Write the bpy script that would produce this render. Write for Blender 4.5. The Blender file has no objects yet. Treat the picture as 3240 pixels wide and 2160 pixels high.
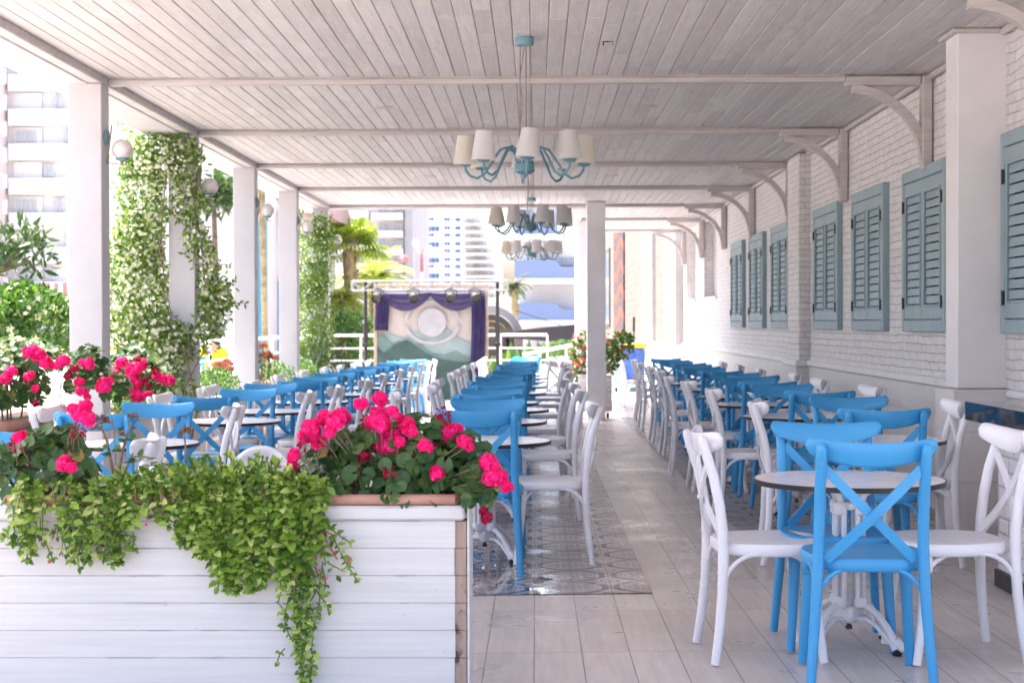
import bpy, bmesh, math, random
from mathutils import Vector, Matrix, Euler
R = random.Random(7)
rad = math.radians
C = bpy.context.scene.collection
V = Vector
sc = bpy.context.scene

# ------------------------------------------------------------------ helpers
class MB:
    """collects simple shapes and links them as ONE mesh object"""
    def __init__(s): s.v = []; s.f = []
    def add(s, vs, fs):
        o = len(s.v); s.v += [tuple(p) for p in vs]; s.f += [tuple(i + o for i in f) for f in fs]
    def box(s, x0, x1, y0, y1, z0, z1, b=0.0, M=None):
        x0, x1 = min(x0, x1), max(x0, x1); y0, y1 = min(y0, y1), max(y0, y1); z0, z1 = min(z0, z1), max(z0, z1)
        if b <= 0:
            vs = [V((x, y, z)) for x in (x0, x1) for y in (y0, y1) for z in (z0, z1)]
            fs = [(0, 1, 3, 2), (4, 6, 7, 5), (0, 4, 5, 1), (2, 3, 7, 6), (0, 2, 6, 4), (1, 5, 7, 3)]
        else:
            b = min(b, (x1 - x0) * .45, (y1 - y0) * .45, (z1 - z0) * .45)
            lo, hi = (x0, y0, z0), (x1, y1, z1); idx = {}; vs = []
            for sx in (0, 1):
                for sy in (0, 1):
                    for sz in (0, 1):
                        sg = (sx, sy, sz)
                        for a in range(3):
                            p = [(hi if sg[k] else lo)[k] + (0 if k == a else (-b if sg[k] else b)) for k in range(3)]
                            idx[sg + (a,)] = len(vs); vs.append(V(p))
            fs = []
            for a in range(3):
                o = [k for k in range(3) if k != a]
                for sa in (0, 1):
                    q = []
                    for (u, w) in ((0, 0), (1, 0), (1, 1), (0, 1)):
                        sg = [0] * 3; sg[a] = sa; sg[o[0]] = u; sg[o[1]] = w; q.append(idx[tuple(sg) + (a,)])
                    fs.append(q)
                a2, b2 = o
                for s1 in (0, 1):
                    for s2 in (0, 1):
                        q = []
                        for (c, face) in ((0, a2), (1, a2), (1, b2), (0, b2)):
                            sg = [0] * 3; sg[a2] = s1; sg[b2] = s2; sg[a] = c; q.append(idx[tuple(sg) + (face,)])
                        fs.append(q)
            for sx in (0, 1):
                for sy in (0, 1):
                    for sz in (0, 1): fs.append([idx[(sx, sy, sz, a)] for a in range(3)])
        if M is not None: vs = [M @ p for p in vs]
        s.add(vs, fs)
    def tube(s, pts, r, n=8, sx=1.0, sy=1.0, up=None, cap=True):
        pts = [V(p) for p in pts]; m = len(pts)
        rs = r if isinstance(r, (list, tuple)) else [r] * m
        T = [(pts[min(i + 1, m - 1)] - pts[max(i - 1, 0)]).normalized() for i in range(m)]
        u = V(up) if up else (V((0, 0, 1)) if abs(T[0].z) < .9 else V((0, 1, 0)))
        vs = []; fs = []
        for i in range(m):
            u = (u - T[i] * u.dot(T[i])); u = u.normalized() if u.length > 1e-6 else T[i].orthogonal().normalized()
            w = T[i].cross(u)
            for k in range(n):
                a = 2 * math.pi * k / n
                vs.append(pts[i] + (w * math.cos(a) * sx + u * math.sin(a) * sy) * rs[i])
        for i in range(m - 1):
            for k in range(n):
                fs.append((i * n + k, i * n + (k + 1) % n, (i + 1) * n + (k + 1) % n, (i + 1) * n + k))
        if cap: fs += [tuple(range(n - 1, -1, -1)), tuple((m - 1) * n + k for k in range(n))]
        s.add(vs, fs)
    def bar(s, pts, w, t, up):
        """flat strap: w across, t along up"""
        pts = [V(p) for p in pts]; m = len(pts); vs = []; fs = []
        for i in range(m):
            T = (pts[min(i + 1, m - 1)] - pts[max(i - 1, 0)]).normalized()
            u = V(up); u = (u - T * u.dot(T)).normalized(); a = T.cross(u)
            for (p, q) in ((-1, -1), (1, -1), (1, 1), (-1, 1)): vs.append(pts[i] + a * p * w / 2 + u * q * t / 2)
        for i in range(m - 1):
            for k in range(4): fs.append((i * 4 + k, i * 4 + (k + 1) % 4, i * 4 + 4 + (k + 1) % 4, i * 4 + 4 + k))
        fs += [(3, 2, 1, 0), tuple((m - 1) * 4 + k for k in range(4))]
        s.add(vs, fs)
    def lathe(s, prof, n=20, c=(0, 0, 0), M=None, cap=True):
        vs = []; fs = []; m = len(prof)
        for (r, z) in prof:
            for k in range(n):
                a = 2 * math.pi * k / n; p = V((r * math.cos(a), r * math.sin(a), z))
                vs.append((M @ p if M is not None else p) + V(c))
        for i in range(m - 1):
            for k in range(n): fs.append((i * n + k, i * n + (k + 1) % n, (i + 1) * n + (k + 1) % n, (i + 1) * n + k))
        if cap: fs += [tuple(range(n - 1, -1, -1)), tuple((m - 1) * n + k for k in range(n))]
        s.add(vs, fs)
    def prism(s, outline, d):
        """outline: list of 3D points, d: extrusion vector"""
        o = [V(p) for p in outline]; n = len(o); d = V(d)
        s.add(o + [p + d for p in o], [tuple(range(n))[::-1], tuple(range(n, 2 * n))] + [(i, (i + 1) % n, n + (i + 1) % n, n + i) for i in range(n)])
    def ball(s, c, r, n=10, m=7, sz=1.0):
        s.lathe([(max(1e-4, r * math.sin(math.pi * i / m)), -r * sz * math.cos(math.pi * i / m)) for i in range(m + 1)], n, c, cap=False)
    def leaf(s, base, d, nrm, L, W, fold=.25, droop=.2):
        d = V(d).normalized(); nrm = V(nrm); nrm = (nrm - d * nrm.dot(d))
        nrm = nrm.normalized() if nrm.length > 1e-4 else d.orthogonal().normalized(); w = d.cross(nrm); b = V(base)
        def P(t, k): return b + d * (L * t) + w * (k * W / 2) + nrm * (abs(k) * fold * W / 2 - droop * L * t * t)
        s.add([P(0, 0), P(.42, 0), P(.76, 0), P(1, 0), P(.36, 1), P(.72, .72), P(.36, -1), P(.72, -.72)],
              [(0, 4, 1), (0, 1, 6), (1, 4, 5, 2), (1, 2, 7, 6), (2, 5, 3), (2, 3, 7)])
    def leaf2(s, base, d, nrm, L, W, fold=.2):
        d = V(d).normalized(); nrm = V(nrm); nrm = (nrm - d * nrm.dot(d))
        nrm = nrm.normalized() if nrm.length > 1e-4 else d.orthogonal().normalized(); w = d.cross(nrm); b = V(base)
        m = b + d * L * .5
        s.add([b, m + w * W / 2 + nrm * fold * W, b + d * L, m - w * W / 2 + nrm * fold * W], [(0, 1, 2), (0, 2, 3)])
    def build(s, name, mat, parent=None, world=False, smooth=True, fix=True, ang=.7, mods=()):
        me = bpy.data.meshes.new(name); me.from_pydata(s.v, [], s.f); me.update()
        if fix:
            bm = bmesh.new(); bm.from_mesh(me); bmesh.ops.recalc_face_normals(bm, faces=bm.faces); bm.to_mesh(me); bm.free()
        if smooth:
            me.shade_smooth()
            try: me.set_sharp_from_angle(angle=ang)
            except Exception: pass
        me.materials.append(mat)
        o = bpy.data.objects.new(name, me); C.objects.link(o)
        if parent is not None:
            o.parent = parent
            if world: o.matrix_parent_inverse = world_inv(parent)
        return o

def world_inv(p):
    if p.parent is not None: return Matrix.Identity(4)      # a part built in world coordinates
    return (Matrix.Translation(p.location) @ p.rotation_euler.to_matrix().to_4x4()).inverted()

def tag(o, label=None, cat=None, group=None, kind=None):
    if label: o['label'] = label
    if cat: o['category'] = cat
    if group: o['group'] = group
    if kind: o['kind'] = kind
    return o
def thing(name, label, cat, loc=(0, 0, 0), rz=0, group=None):
    o = bpy.data.objects.new(name, None); o.empty_display_size = .1; C.objects.link(o)
    o.location = loc; o.rotation_euler = (0, 0, rz)
    return tag(o, label, cat, group)
def copy_tree(o, parent=None, src=None):
    c = o.copy(); C.objects.link(c); c.parent = parent
    if parent is not None: c.matrix_parent_inverse = o.matrix_parent_inverse.copy()
    for ch in KIDS.get(o.name, ()): copy_tree(ch, c)
    return c
KIDS = {}
def register(root):
    KIDS.clear()
    for o in bpy.data.objects:
        if o.parent is not None: KIDS.setdefault(o.parent.name, []).append(o)

# ------------------------------------------------------------------ materials
class N:
    """tiny node-expression helper"""
    def __init__(s, name):
        s.m = bpy.data.materials.new(name); s.m.use_nodes = True; s.t = s.m.node_tree; s.n = s.t.nodes; s.l = s.t.links
        s.bsdf = s.n['Principled BSDF']; s.out = s.n['Material Output']
    def node(s, kind, **kw):
        x = s.n.new(kind)
        for k, v in kw.items(): setattr(x, k, v)
        return x
    def put(s, sock, v):
        if hasattr(v, 'is_output'): s.l.new(v, sock)
        elif isinstance(v, (tuple, list)) and len(v) == 3 and sock.type == 'RGBA': sock.default_value = (*v, 1)
        else: sock.default_value = v
    def math(s, op, a, b=0.0, c=0.0, clamp=False):
        x = s.node('ShaderNodeMath', operation=op, use_clamp=clamp)
        s.put(x.inputs[0], a); s.put(x.inputs[1], b); s.put(x.inputs[2], c); return x.outputs[0]
    def mix(s, f, a, b, mode='MIX'):
        x = s.node('ShaderNodeMix', data_type='RGBA', blend_type=mode)
        s.put(x.inputs[0], f); s.put(x.inputs[6], a); s.put(x.inputs[7], b); return x.outputs[2]
    def pos(s): return s.node('ShaderNodeNewGeometry').outputs['Position']
    def objc(s): return s.node('ShaderNodeTexCoord').outputs['Object']
    def mapped(s, v, scale=(1, 1, 1), loc=(0, 0, 0)):
        x = s.node('ShaderNodeMapping'); s.put(x.inputs[0], v); x.inputs['Location'].default_value = loc; x.inputs['Scale'].default_value = scale; return x.outputs[0]
    def sep(s, v):
        x = s.node('ShaderNodeSeparateXYZ'); s.put(x.inputs[0], v); return x.outputs
    def comb(s, a, b, c=0.0):
        x = s.node('ShaderNodeCombineXYZ'); s.put(x.inputs[0], a); s.put(x.inputs[1], b); s.put(x.inputs[2], c); return x.outputs[0]
    def noise(s, v, scale, detail=3.0, rough=.55):
        x = s.node('ShaderNodeTexNoise'); s.put(x.inputs['Vector'], v); x.inputs['Scale'].default_value = scale
        x.inputs['Detail'].default_value = detail; x.inputs['Roughness'].default_value = rough; return x.outputs[0]
    def ramp(s, f, *stops):
        x = s.node('ShaderNodeValToRGB'); s.put(x.inputs[0], f); e = x.color_ramp.elements
        while len(e) < len(stops): e.new(.5)
        for el, (p, c) in zip(e, stops):
            el.position = p; el.color = (*c, 1) if isinstance(c, (tuple, list)) else (c, c, c, 1)
        return x.outputs[0]
    def bump(s, h, strength=.3, dist=.01, nrm=None):
        x = s.node('ShaderNodeBump'); s.put(x.inputs['Height'], h); x.inputs['Strength'].default_value = strength
        x.inputs['Distance'].default_value = dist
        if nrm is not None: s.put(x.inputs['Normal'], nrm)
        return x.outputs[0]
    def fin(s, col=None, rough=None, nrm=None, spec=None, metal=None):
        b = s.bsdf.inputs
        if col is not None: s.put(b['Base Color'], col)
        if rough is not None: s.put(b['Roughness'], rough)
        if nrm is not None: s.put(b['Normal'], nrm)
        if spec is not None: s.put(b['Specular IOR Level'], spec)
        if metal is not None: s.put(b['Metallic'], metal)
        return s.m

def paint(name, col, rough=.45, var=.06, nscale=6., bump=.08, bscale=60., spec=.5, metal=0., objcoord=False):
    n = N(name); p = n.objc() if objcoord else n.pos()
    f = n.noise(p, nscale, 4.)
    c2 = tuple(max(0, c * (1 - 2.5 * var)) for c in col)
    c = n.mix(n.ramp(f, (.35, 0.), (.7, 1.)), c2, col)
    r = n.math('ADD', n.math('MULTIPLY', n.noise(p, 11., 3.), .2), rough - .1)
    nr = n.bump(n.noise(p, bscale, 3.), bump, .004)
    return n.fin(c, r, nr, spec, metal)

M = {}
M['white_paint'] = paint('white_paint', (.78, .765, .785), .5, .03, 5., .25, 45.)
M['plaster'] = paint('plaster', (.53, .52, .54), .6, .03, 3., .45, 30.)
M['villa_wall'] = paint('villa_wall', (.55, .54, .54), .8, .03, 1.)
M['chair_white'] = paint('chair_white', (.79, .775, .80), .36, .03, 5., .05, 80., objcoord=True)
def chair_blue():
    n = N('chair_blue'); p = n.objc()
    rnd = n.node('ShaderNodeObjectInfo').outputs['Random']
    c = n.mix(n.noise(p, 5., 4.), (.036, .285, .56), (.052, .335, .65))
    c = n.mix(n.math('MULTIPLY', rnd, .35), c, (.03, .25, .52))
    scuff = n.ramp(n.noise(n.mapped(p, (30, 30, 9)), 2., 3.), (.70, 0.), (.78, .5)); c = n.mix(scuff, c, (.14, .38, .62))
    g = n.mapped(p, (20, 90, 20))
    return n.fin(c, .38, n.bump(n.noise(g, 3., 4.), .06, .003), .5)
M['chair_blue'] = chair_blue()
M['table_white'] = paint('table_white', (.80, .775, .79), .22, .02, 4., .02)
M['black_edge'] = paint('black_edge', (.012, .012, .014), .4, .1)
M['black_rubber'] = paint('black_rubber', (.015, .015, .016), .6, .1)
M['metal_white'] = paint('metal_white', (.78, .75, .765), .4, .04, 10., .1)
M['teal_metal'] = paint('teal_metal', (.14, .285, .345), .4, .05, 8., .05)
M['shutter'] = paint('shutter', (.285, .395, .445), .5, .05, 4., .08)
M['dark_gap'] = paint('dark_gap', (.012, .012, .012), .8, .1)
M['iron'] = paint('iron', (.025, .024, .023), .5, .1)
M['brass'] = paint('brass', (.34, .28, .17), .4, .1, metal=.6)
M['cable'] = paint('cable', (.30, .25, .22), .5, .05)
M['globe'] = paint('globe', (.70, .66, .64), .35, .03, 9.)
def shade(name, col):
    n = N(name); p = n.pos()
    w = n.noise(n.mapped(p, (1, 1, 3)), 160., 2.)
    n.fin(n.mix(w, tuple(c * .9 for c in col), col), .85, n.bump(w, .2, .002), .1)
    tr = n.node('ShaderNodeBsdfTranslucent'); tr.inputs[0].default_value = (*col, 1)
    mx = n.node('ShaderNodeMixShader'); mx.inputs[0].default_value = .58
    n.l.new(n.bsdf.outputs[0], mx.inputs[1]); n.l.new(tr.outputs[0], mx.inputs[2]); n.l.new(mx.outputs[0], n.out.inputs[0]); return n.m
M['lamp_shade'] = shade('lamp_shade', (.88, .87, .87)); M['lamp_shade_aged'] = shade('lamp_shade_aged', (.88, .85, .79))
M['terracotta'] = paint('terracotta', (.56, .30, .22), .55, .1, 5., .1)
M['soil'] = paint('soil', (.05, .035, .025), .95, .3, 30., .8)
M['raw_wood'] = None

def plank_ceiling():
    n = N('whitewashed_boards'); p = n.pos()
    isl = n.node('ShaderNodeNewGeometry').outputs['Random Per Island']
    off = n.comb(n.math('MULTIPLY', isl, 37.), n.math('MULTIPLY', isl, 91.), 0.)
    ad = n.node('ShaderNodeVectorMath', operation='ADD'); n.put(ad.inputs[0], p); n.put(ad.inputs[1], off); q = ad.outputs[0]
    g = n.noise(n.mapped(q, (32, 2.2, 10)), 1.0, 6., .65)
    wv = n.node('ShaderNodeTexWave', wave_type='BANDS', bands_direction='X'); n.put(wv.inputs['Vector'], n.mapped(q, (1, .1, 1)))
    wv.inputs['Scale'].default_value = 22.; wv.inputs['Distortion'].default_value = 9.; wv.inputs['Detail'].default_value = 2.; wv.inputs['Detail Scale'].default_value = 1.2
    base = n.mix(isl, (.50, .47, .472), (.69, .668, .672))
    c = n.mix(n.ramp(g, (.3, 0.), (.72, 1.)), n.mix(.5, base, (.45, .42, .418)), n.mix(.35, base, (.78, .76, .768)))
    c = n.mix(n.math('MULTIPLY', wv.outputs[1] if False else wv.outputs['Fac'], .16), c, (.74, .70, .70))
    pat = n.noise(n.mapped(q, (3., 1.2, 1)), 1.6, 4.)
    c = n.mix(n.ramp(pat, (.58, 0.), (.74, .55)), c, (.75, .71, .72))
    kn = n.noise(n.mapped(q, (9, 4., 1)), 2.3, 2.)
    c = n.mix(n.ramp(kn, (.70, 0.), (.76, .6)), c, (.42, .33, .24))
    return n.fin(c, .62, n.bump(g, .3, .004), .3)
M['ceiling'] = plank_ceiling()
def beam_wood():
    n = N('whitewashed_beam'); p = n.pos()
    g = n.noise(n.mapped(p, (3, 14, 30)), 1.0, 6., .6)
    c = n.mix(n.ramp(g, (.3, 0.), (.75, 1.)), (.46, .42, .415), (.61, .575, .57))
    return n.fin(c, .6, n.bump(g, .3, .004), .3)
M['beam'] = beam_wood()

def brick_white():
    n = N('painted_brick'); p = n.pos(); s = n.sep(p)
    wob = n.noise(p, 5., 2.)
    v = n.comb(n.math('ADD', s[1], s[0]), n.math('ADD', s[2], n.math('MULTIPLY', n.math('SUBTRACT', wob, .5), .034)))
    b = n.node('ShaderNodeTexBrick'); n.put(b.inputs['Vector'], v); b.inputs['Scale'].default_value = 1.
    b.inputs['Brick Width'].default_value = .235; b.inputs['Row Height'].default_value = .0605
    b.inputs['Mortar Size'].default_value = .0045; b.inputs['Mortar Smooth'].default_value = .6; b.inputs['Bias'].default_value = 0.
    b.inputs['Color1'].default_value = (1, 1, 1, 1); b.inputs['Color2'].default_value = (.80, .79, .79, 1); b.offset = .5
    fac = b.outputs['Fac']; nz = n.noise(p, 14., 5., .6); nf = n.noise(p, 70., 3.)
    patch = n.ramp(n.noise(n.mapped(p, (2, 2, 3)), 3., 3.), (.38, .12), (.66, 1.))
    joint_shade = n.math('MULTIPLY', n.math('MULTIPLY', fac, patch), .09)  # shadow under the brick edges, painted into the joints as a darker tone
    base = n.mix(n.ramp(nz, (.3, 0.), (.7, 1.)), (.66, .645, .64), (.80, .785, .785))
    base = n.mix(.25, base, b.outputs['Color'], 'MULTIPLY')
    c = n.mix(joint_shade, base, (.16, .14, .13))
    h = n.math('ADD', n.math('MULTIPLY', fac, -.38), n.math('ADD', n.math('MULTIPLY', nz, 1.2), n.math('MULTIPLY', nf, .25)))
    return n.fin(c, .62, n.bump(h, 1., .013), .35)
M['brick'] = brick_white()
def stone_wall():
    n = N('beige_stone'); p = n.pos(); s = n.sep(p)
    b = n.node('ShaderNodeTexBrick'); n.put(b.inputs['Vector'], n.comb(n.math('ADD', s[1], s[0]), s[2])); b.inputs['Scale'].default_value = 1.
    b.inputs['Brick Width'].default_value = .5; b.inputs['Row Height'].default_value = .2; b.inputs['Mortar Size'].default_value = .008
    b.inputs['Color1'].default_value = (.18, .155, .125, 1); b.inputs['Color2'].default_value = (.14, .12, .10, 1); b.inputs['Mortar'].default_value = (.3, .26, .22, 1)
    return n.fin(b.outputs['Color'], .8, n.bump(n.math('SUBTRACT', n.noise(p, 9., 4.), b.outputs['Fac']), .6, .02))
M['stone'] = stone_wall()
def tile_wall(name, bw, rh, c1, c2, mo, rough, mort=.003, bev=.0, off=.0):
    n = N(name); p = n.pos(); s = n.sep(p)
    b = n.node('ShaderNodeTexBrick'); n.put(b.inputs['Vector'], n.comb(n.math('ADD', s[1], s[0]), s[2])); b.inputs['Scale'].default_value = 1.
    b.inputs['Brick Width'].default_value = bw; b.inputs['Row Height'].default_value = rh; b.inputs['Mortar Size'].default_value = mort
    b.inputs['Mortar Smooth'].default_value = .1; b.offset = off
    st = n.noise(n.mapped(p, (9, 9, 1.2)), 1.6, 4.)
    c = n.mix(b.outputs['Fac'], n.mix(st, c1, c2), mo); h = n.math('MULTIPLY', b.outputs['Fac'], -1.)
    if bev:
        b2 = n.node('ShaderNodeTexBrick'); n.put(b2.inputs['Vector'], n.comb(n.math('ADD', s[1], s[0]), s[2])); b2.inputs['Scale'].default_value = 1.
        b2.inputs['Brick Width'].default_value = bw; b2.inputs['Row Height'].default_value = rh; b2.inputs['Mortar Size'].default_value = bev; b2.inputs['Mortar Smooth'].default_value = 1.; b2.offset = off
        h = n.math('ADD', h, n.math('MULTIPLY', b2.outputs['Fac'], -2.))
    return n.fin(c, rough, n.bump(h, .6, .006), .5)
M['dado'] = tile_wall('dado_tile', .62, .30, (.61, .585, .565), (.69, .665, .645), (.48, .455, .44), .42, .0025)
M['subway'] = tile_wall('subway_tile', .15, .075, (.74, .70, .71), (.79, .75, .76), (.62, .58, .58), .18, .002, .014, .5)
def granite():
    n = N('polished_dark_stone'); return n.fin(n.mix(n.noise(n.pos(), 180., 3.), (.006, .008, .012), (.02, .022, .03)), .04, None, .7)
M['granite'] = granite()
M['skirting'] = paint('skirting', (.03, .03, .033), .35, .2, 30.)

def floor_mat():
    n = N('wood_look_floor_tile'); p = n.pos(); s = n.sep(p)
    b = n.node('ShaderNodeTexBrick'); n.put(b.inputs['Vector'], n.comb(s[1], n.math('ADD', s[0], .01))); b.inputs['Scale'].default_value = 1.
    b.inputs['Brick Width'].default_value = .93; b.inputs['Row Height'].default_value = .188; b.inputs['Mortar Size'].default_value = .0022; b.inputs['Mortar Smooth'].default_value = .0
    b.inputs['Color1'].default_value = (0, 0, 0, 1); b.inputs['Color2'].default_value = (1, 1, 1, 1); b.offset = .37; b.offset_frequency = 1
    rnd = b.outputs['Color']
    q = n.node('ShaderNodeVectorMath', operation='ADD'); n.put(q.inputs[0], p); n.put(q.inputs[1], n.comb(n.math('MULTIPLY', rnd, 7.), n.math('MULTIPLY', rnd, 3.)))
    g = n.noise(n.mapped(q.outputs[0], (26, 1.8, 1)), 1.2, 6., .65); st = n.noise(p, .9, 4.)
    c = n.mix(n.ramp(g, (.3, 0.), (.7, 1.)), (.45, .41, .383), (.61, .562, .528))
    c = n.mix(n.math('MULTIPLY', rnd, .22), c, (.40, .35, .325))
    c = n.mix(n.ramp(st, (.42, 0.), (.75, .45)), c, (.36, .315, .295))
    spots = n.ramp(n.noise(p, 21., 2.), (.70, 0.), (.78, .25)); c = n.mix(spots, c, (.25, .21, .19))
    c = n.mix(n.math('MULTIPLY', b.outputs['Fac'], .85), c, (.10, .085, .08))
    r = n.ramp(n.noise(p, 1.7, 4.), (.3, .22), (.7, .46))
    h = n.math('ADD', n.math('MULTIPLY', b.outputs['Fac'], -1.), n.math('MULTIPLY', g, .25))
    return n.fin(c, r, n.bump(h, .35, .003), .45)
M['floor'] = floor_mat()

def pattern_mat():
    n = N('patterned_floor_tile'); p = n.pos(); s = n.sep(p); T = .189
    u = n.math('DIVIDE', n.math('SUBTRACT', s[0], .557), 2 * T); w = n.math('DIVIDE', n.math('SUBTRACT', s[1], 7.54), 2 * T)
    fu = n.math('SUBTRACT', n.math('FRACT', n.math('ADD', u, .5 + 10)), .5); fw = n.math('SUBTRACT', n.math('FRACT', n.math('ADD', w, 0.)), .5)
    r = n.math('MULTIPLY', n.math('SQRT', n.math('ADD', n.math('MULTIPLY', fu, fu), n.math('MULTIPLY', fw, fw))), 2.)
    a = n.math('ARCTAN2', fw, fu)
    lob = n.math('MULTIPLY', n.math('ABSOLUTE', n.math('COSINE', n.math('MULTIPLY', a, 4.))), .04)
    rr = n.math('ADD', r, lob)
    def band(x, lo, hi): return n.math('MULTIPLY', n.math('GREATER_THAN', x, lo), n.math('LESS_THAN', x, hi))
    cream, slate, tan = (.47, .42, .395), (.085, .09, .125), (.26, .21, .185)
    nz = n.noise(p, 9., 4.)
    c = n.mix(nz, cream, tuple(k * .86 for k in cream))
    vor = n.node('ShaderNodeTexVoronoi'); n.put(vor.inputs['Vector'], p); vor.inputs['Scale'].default_value = 42.
    fl = n.math('MULTIPLY', n.math('GREATER_THAN', n.math('SINE', n.math('ADD', n.math('MULTIPLY', r, 24.), n.math('MULTIPLY', n.math('COSINE', n.math('MULTIPLY', a, 8.)), 2.2))), .15), n.math('LESS_THAN', rr, .60))
    c = n.mix(n.math('MULTIPLY', fl, .75), c, slate)
    c = n.mix(n.math('MULTIPLY', n.math('MULTIPLY', n.math('LESS_THAN', vor.outputs['Distance'], .25), n.math('LESS_THAN', rr, .6)), .5), c, tan)
    c = n.mix(band(rr, .80, .98), c, slate); c = n.mix(band(rr, .66, .70), c, tan); c = n.mix(band(rr, 1.02, 1.05), c, tan)
    # corner stars
    cu = n.math('SUBTRACT', .5, n.math('ABSOLUTE', fu)); cw = n.math('SUBTRACT', .5, n.math('ABSOLUTE', fw))
    rc = n.math('MULTIPLY', n.math('SQRT', n.math('ADD', n.math('MULTIPLY', cu, cu), n.math('MULTIPLY', cw, cw))), 2.)
    c = n.mix(n.math('MULTIPLY', band(rc, .20, .27), .8), c, slate); c = n.mix(n.math('MULTIPLY', n.math('LESS_THAN', rc, .10), .8), c, tan)
    # grout
    gu = n.math('ABSOLUTE', n.math('SUBTRACT', n.math('FRACT', n.math('ADD', n.math('MULTIPLY', u, 2.), 20.5)), .5)); gw = n.math('ABSOLUTE', n.math('SUBTRACT', n.math('FRACT', n.math('ADD', n.math('MULTIPLY', w, 2.), .5)), .5))
    gr = n.math('LESS_THAN', n.math('MINIMUM', gu, gw), .010)
    c = n.mix(n.math('MULTIPLY', gr, .8), c, (.09, .08, .075))
    # standing water near the front edge of the middle strip
    dx = n.math('MULTIPLY', n.math('ADD', s[0], .55), .85); dy = n.math('MULTIPLY', n.math('SUBTRACT', s[1], 7.9), .55)
    dd = n.math('SQRT', n.math('ADD', n.math('MULTIPLY', dx, dx), n.math('MULTIPLY', dy, dy)))
    wet = n.ramp(n.math('ADD', dd, n.math('MULTIPLY', n.math('SUBTRACT', n.noise(p, 2.6, 2.), .5), 1.1)), (.50, 1.), (.66, 0.))
    c = n.mix(n.math('MULTIPLY', wet, .35), c, n.mix(1., c, (.55, .55, .58), 'MULTIPLY'))
    dryr = n.ramp(n.noise(p, 2.2, 3.), (.3, .2), (.7, .42))
    r_ = n.mix(wet, dryr, (.02, .02, .02))
    hb = n.math('MULTIPLY', n.math('MULTIPLY', gr, -1.), n.math('SUBTRACT', 1., wet))
    return n.fin(c, r_, n.bump(hb, .4, .003), n.math('ADD', .2, n.math('MULTIPLY', n.sep(wet)[0], .45)))
M['pattern'] = pattern_mat()

def boards_white():
    n = N('painted_planter_boards'); p = n.pos()
    isl = n.node('ShaderNodeNewGeometry').outputs['Random Per Island']
    g = n.noise(n.mapped(p, (1.6, 1.6, 40)), 1.5, 5.)
    c = n.mix(n.ramp(g, (.3, 0.), (.7, 1.)), (.57, .56, .555), (.65, .64, .635))
    c = n.mix(n.math('MULTIPLY', isl, .12), c, (.69, .665, .69))
    sc_ = n.noise(n.mapped(p, (7, 7, 26)), 2.1, 3.); c = n.mix(n.ramp(sc_, (.70, 0.), (.745, .55)), c, (.52, .50, .53))
    ez = n.math('ABSOLUTE', n.math('SUBTRACT', n.math('FRACT', n.math('DIVIDE', n.math('SUBTRACT', .582, n.sep(p)[2]), .0932)), .5))
    edge = n.ramp(n.math('ADD', ez, n.math('MULTIPLY', n.math('SUBTRACT', n.noise(n.mapped(p, (5, 5, 30)), 1.6, 4.), .5), .16)), (.47, 0.), (.49, 1.))
    chips = n.math('MULTIPLY', edge, n.ramp(n.noise(n.mapped(p, (1, 1, .2)), 4.2, 2.), (.52, 0.), (.58, .75)))
    c = n.mix(chips, c, (.42, .41, .43))
    dots = n.ramp(n.noise(p, 55., 1.), (.79, 0.), (.82, .6)); c = n.mix(dots, c, (.30, .28, .28))
    return n.fin(c, .42, n.bump(g, .12, .004), .45)
M['boards'] = boards_white()
def raw_wood():
    n = N('bare_wood'); p = n.pos()
    g = n.noise(n.mapped(p, (40, 40, 6)), 1.3, 5.); st = n.noise(n.mapped(p, (14, 14, 9)), 1.5, 3.)
    c = n.mix(g, (.26, .185, .14), (.48, .37, .30)); c = n.mix(n.ramp(st, (.6, 0.), (.72, .85)), c, (.05, .045, .045))
    return n.fin(c, .75, n.bump(g, .3, .004), .2)
M['raw_wood'] = raw_wood()

def leafmat(name, a, b, c3=None, rough=.38, tr=.28, spec=.5):
    n = N(name); isl = n.node('ShaderNodeNewGeometry').outputs['Random Per Island']; p = n.pos()
    st = [(0., a), (.75, b)] + ([(1., c3)] if c3 else [])
    col = n.ramp(isl, *st)
    col = n.mix(n.math('MULTIPLY', n.noise(p, 60., 2.), .35), col, tuple(k * .7 for k in a))
    n.fin(col, rough, None, spec)
    t = n.node('ShaderNodeBsdfTranslucent'); n.put(t.inputs[0], n.mix(1., col, (1.4, 1.4, .8), 'MULTIPLY'))
    mx = n.node('ShaderNodeMixShader'); mx.inputs[0].default_value = tr
    n.l.new(n.bsdf.outputs[0], mx.inputs[1]); n.l.new(t.outputs[0], mx.inputs[2]); n.l.new(mx.outputs[0], n.out.inputs[0]); return n.m
M['succulent'] = leafmat('succulent_leaves', (.055, .14, .018), (.33, .50, .08), (.70, .74, .28), .30)  # darkest leaf tone painted in for the shadowed depth between leaves
M['geranium'] = leafmat('geranium_leaves', (.03, .09, .024), (.075, .165, .045), (.16, .23, .06), .5)
M['jasmine'] = leafmat('jasmine_leaves', (.05, .13, .02), (.20, .34, .05), (.40, .50, .10), .4, .4)
M['hedge'] = leafmat('hedge_leaves', (.035, .10, .02), (.10, .22, .04), (.20, .32, .06), .4, .3)
M['dark_leaf'] = leafmat('dark_tree_leaves', (.02, .055, .018), (.06, .12, .03), (.12, .17, .05), .4, .25)
M['palm'] = leafmat('palm_leaves', (.22, .32, .05), (.45, .55, .09), (.60, .60, .20), .45, .5)
M['palm_dark'] = leafmat('palm_leaves_dark', (.03, .08, .03), (.08, .15, .05), None, .45, .3)
M['pink'] = leafmat('pink_petals', (.86, .010, .22), (.94, .022, .28), (.98, .10, .40), .5, .30, .2)
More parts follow.
